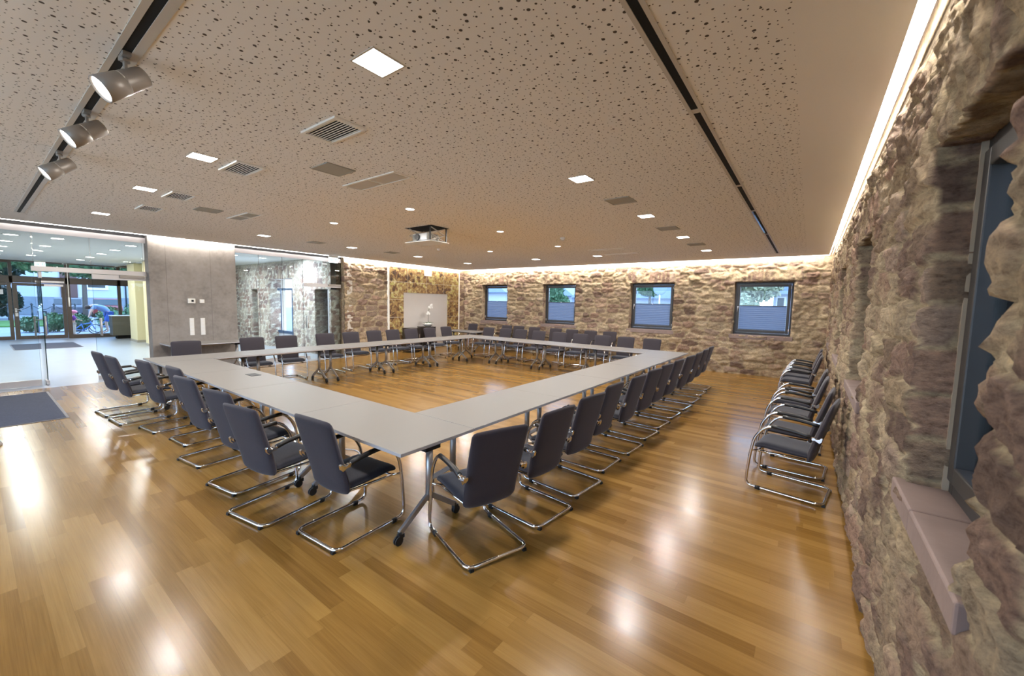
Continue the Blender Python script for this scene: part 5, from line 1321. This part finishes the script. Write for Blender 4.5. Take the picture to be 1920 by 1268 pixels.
skinned('shorts', [J['pelvis'], J['hiL'], mid('hiL', 'knL', 0.95), J['hiR'], mid('hiR', 'knR', 0.95)], [(0, 1), (1, 2), (0, 3), (3, 4)], [.155, .115, .09, .115, .09], 'shorts', t)
q = MB(); q.ball((0, -0.45, 1.20), 0.10, 14, (0.95, 1.1, 1.0)); q.build('hair', 'hair', t)
t = thing('person', 'child in a pink helmet and purple top beside a small bicycle outside', 'person', (-25.85, 2.74, 0))
J = dict(pelvis=(0, 0, 0.50), waist=(0, 0, 0.60), chest=(0, 0.01, 0.75), neck=(0, 0.02, 0.86), head=(0, 0.03, 0.96), crown=(0, 0.03, 1.04),
         shL=(-0.11, 0.01, 0.80), elL=(-0.13, 0.10, 0.68), wrL=(-0.11, 0.22, 0.63), haL=(-0.10, 0.27, 0.62), shR=(0.11, 0.01, 0.80), elR=(0.13, 0.10, 0.68), wrR=(0.11, 0.22, 0.63), haR=(0.10, 0.27, 0.62),
         hiL=(-0.06, 0, 0.47), knL=(-0.06, 0.02, 0.26), anL=(-0.06, 0, 0.05), toL=(-0.06, 0.09, 0.025), hiR=(0.06, 0, 0.47), knR=(0.06, 0.02, 0.26), anR=(0.06, 0, 0.05), toR=(0.06, 0.09, 0.025))
body, limb, mid, ix = figure(t, J, 0.62)
skinned('top', [J['waist'], J['chest'], J['neck'], J['shL'], mid('shL', 'elL', 0.8), J['shR'], mid('shR', 'elR', 0.8)], [(0, 1), (1, 2), (1, 3), (3, 4), (1, 5), (5, 6)], [.10, .10, .045, .055, .042, .055, .042], 'purple', t)
skinned('trousers', [J['pelvis'], J['hiL'], J['knL'], J['anL'], J['hiR'], J['knR'], J['anR']], [(0, 1), (1, 2), (2, 3), (0, 4), (4, 5), (5, 6)], [.095, .07, .052, .045, .07, .052, .045], 'khaki', t)
q = MB(); q.ball((0, 0.02, 1.01), 0.115, 14, (0.95, 1.15, 0.72)); q.build('helmet', 'pink', t)
# houses and trees behind the back windows
def house(x, y, w, d, h, label, roofc='roof', wall='housewall', base=-0.55, win=()):
    t = thing('village_house', label, 'house', (x, y, base), 0, 'houses behind the back windows')
    q = MB(); q.bb((-w/2, 0, 0), (w/2, d, h)); q.build('wall', wall, t)
    q = MB(); q.prism([(-w/2-0.5, h), (w/2+0.5, h), (w/2-1.0, h+1.1), (-w/2+1.0, h+1.1)], -0.6, d+0.3, 'y'); q.build('roof', roofc, t)
    for (a, z, ww, hh) in win:
        q = MB(); q.bb((a-ww/2, -0.06, z), (a+ww/2, 0, z+hh)); f_ = q.build('window_frame', 'white', t)
        q = MB(); q.bb((a-ww/2+0.08, -0.09, z+0.08), (a+ww/2-0.08, -0.06, z+hh-0.08)); q.build('window_pane', 'carglass', f_)
M['roofblue'] = mat('blue_grey_roof', (0.20, 0.26, 0.38), 0.6)
M['brick'] = mat('red_brick_wall', (0.32, 0.14, 0.11), 0.85)
M['yellowwall'] = mat('yellow_render', (0.40, 0.35, 0.17), 0.85)
house(-0.3, 30, 3.2, 5, 3.25, 'small pale house with one arched window behind the fourth back window', 'roofblue', win=((-1.2, 2.35, 0.5, 0.75),))
house(-11.5, 34, 12, 6, 3.0, 'long pale low building behind the third back window', 'roofblue', win=((-3, 1.2, 1.2, 1.0), (2.5, 1.2, 1.2, 1.0)))
house(-29.0, 32, 9, 6, 3.4, 'pale house with brick and yellow walls behind the first back window', 'roofblue', 'housewall')
q = MB(); q.bb((-31.5, 31.8, -0.5), (-28.3, 31.95, 2.55)); o = q.build('brick_shed', 'brick'); tag(o, 'red brick shed front behind the first back window', 'shed')
q = MB(); q.bb((-28.2, 31.8, -0.5), (-26.8, 31.95, 2.65)); o = q.build('yellow_shed', 'yellowwall'); tag(o, 'yellow shed front right of the brick one', 'shed')
house(-21.2, 36, 4.0, 6, 3.2, 'pale house behind the second back window', 'roofblue', win=((0, 1.2, 1.2, 1.1),))
M['hill'] = mat('autumn_hedge', (0.24, 0.25, 0.15), 0.9, var=0.6, bscale=3)
foliage('garden_tree', [(-3.5, 25.5, 1.2, 1.5, 1.0), (-4.6, 26.5, 2.4, 1.5, 1.0), (-2.6, 27.3, 3.3, 1.4, 0.8)], 5000, 0.16, 'hill', 'brownish green thicket behind the fourth back window', 'tree', 'trees behind the back windows', None, 8)
foliage('garden_tree', [(-15.6, 25.5, 3.0, 1.2, 1.1), (-15.0, 26, 1.7, 0.9, 1.0)], 2500, 0.14, 'plant', 'light green tree beside the second back window view', 'tree', 'trees behind the back windows', 2, 9)
foliage('garden_tree', [(-9.6, 30, 3.3, 1.0, 0.8)], 1800, 0.12, 'plant', 'small green tree above the low building', 'tree', 'trees behind the back windows', 3, 10)
t = thing('satellite_dish', 'round blue-grey dish outside the third back window', 'dish', (-6.5, 22.0, -0.55))
q = MB(); vs = []; fs = []
q.ball((0, 0, 3.30), 0.36, 20, (1, 0.25, 1)); q.build('dish', 'roofblue', t)
q = MB(); q.cyl((0, 0, 0), (0, 0, 3.0), 0.04, 8); q.build('mast', 'alu', t)
# shrubs right of the building so the right windows see green and sky
foliage('garden_tree', [(7.5, 6, 0.8, 2.2, 0.7), (8, 0, 0.7, 2.0, 0.7), (8, 11, 0.8, 2.2, 0.7)], 3000, 0.16, 'plant', 'hedge outside the right wall windows', 'hedge', None, None, 11)

foliage('sky_block_hedge', [(3.6, 0.5+1.9*i, 0.7, 1.75, 1.0) for i in range(9)], 9000, 0.11, 'plantdark', 'added dark hedge hiding the sky from the right wall windows', 'hedge', None, None, 12)  # added to darken the view through the near window pane
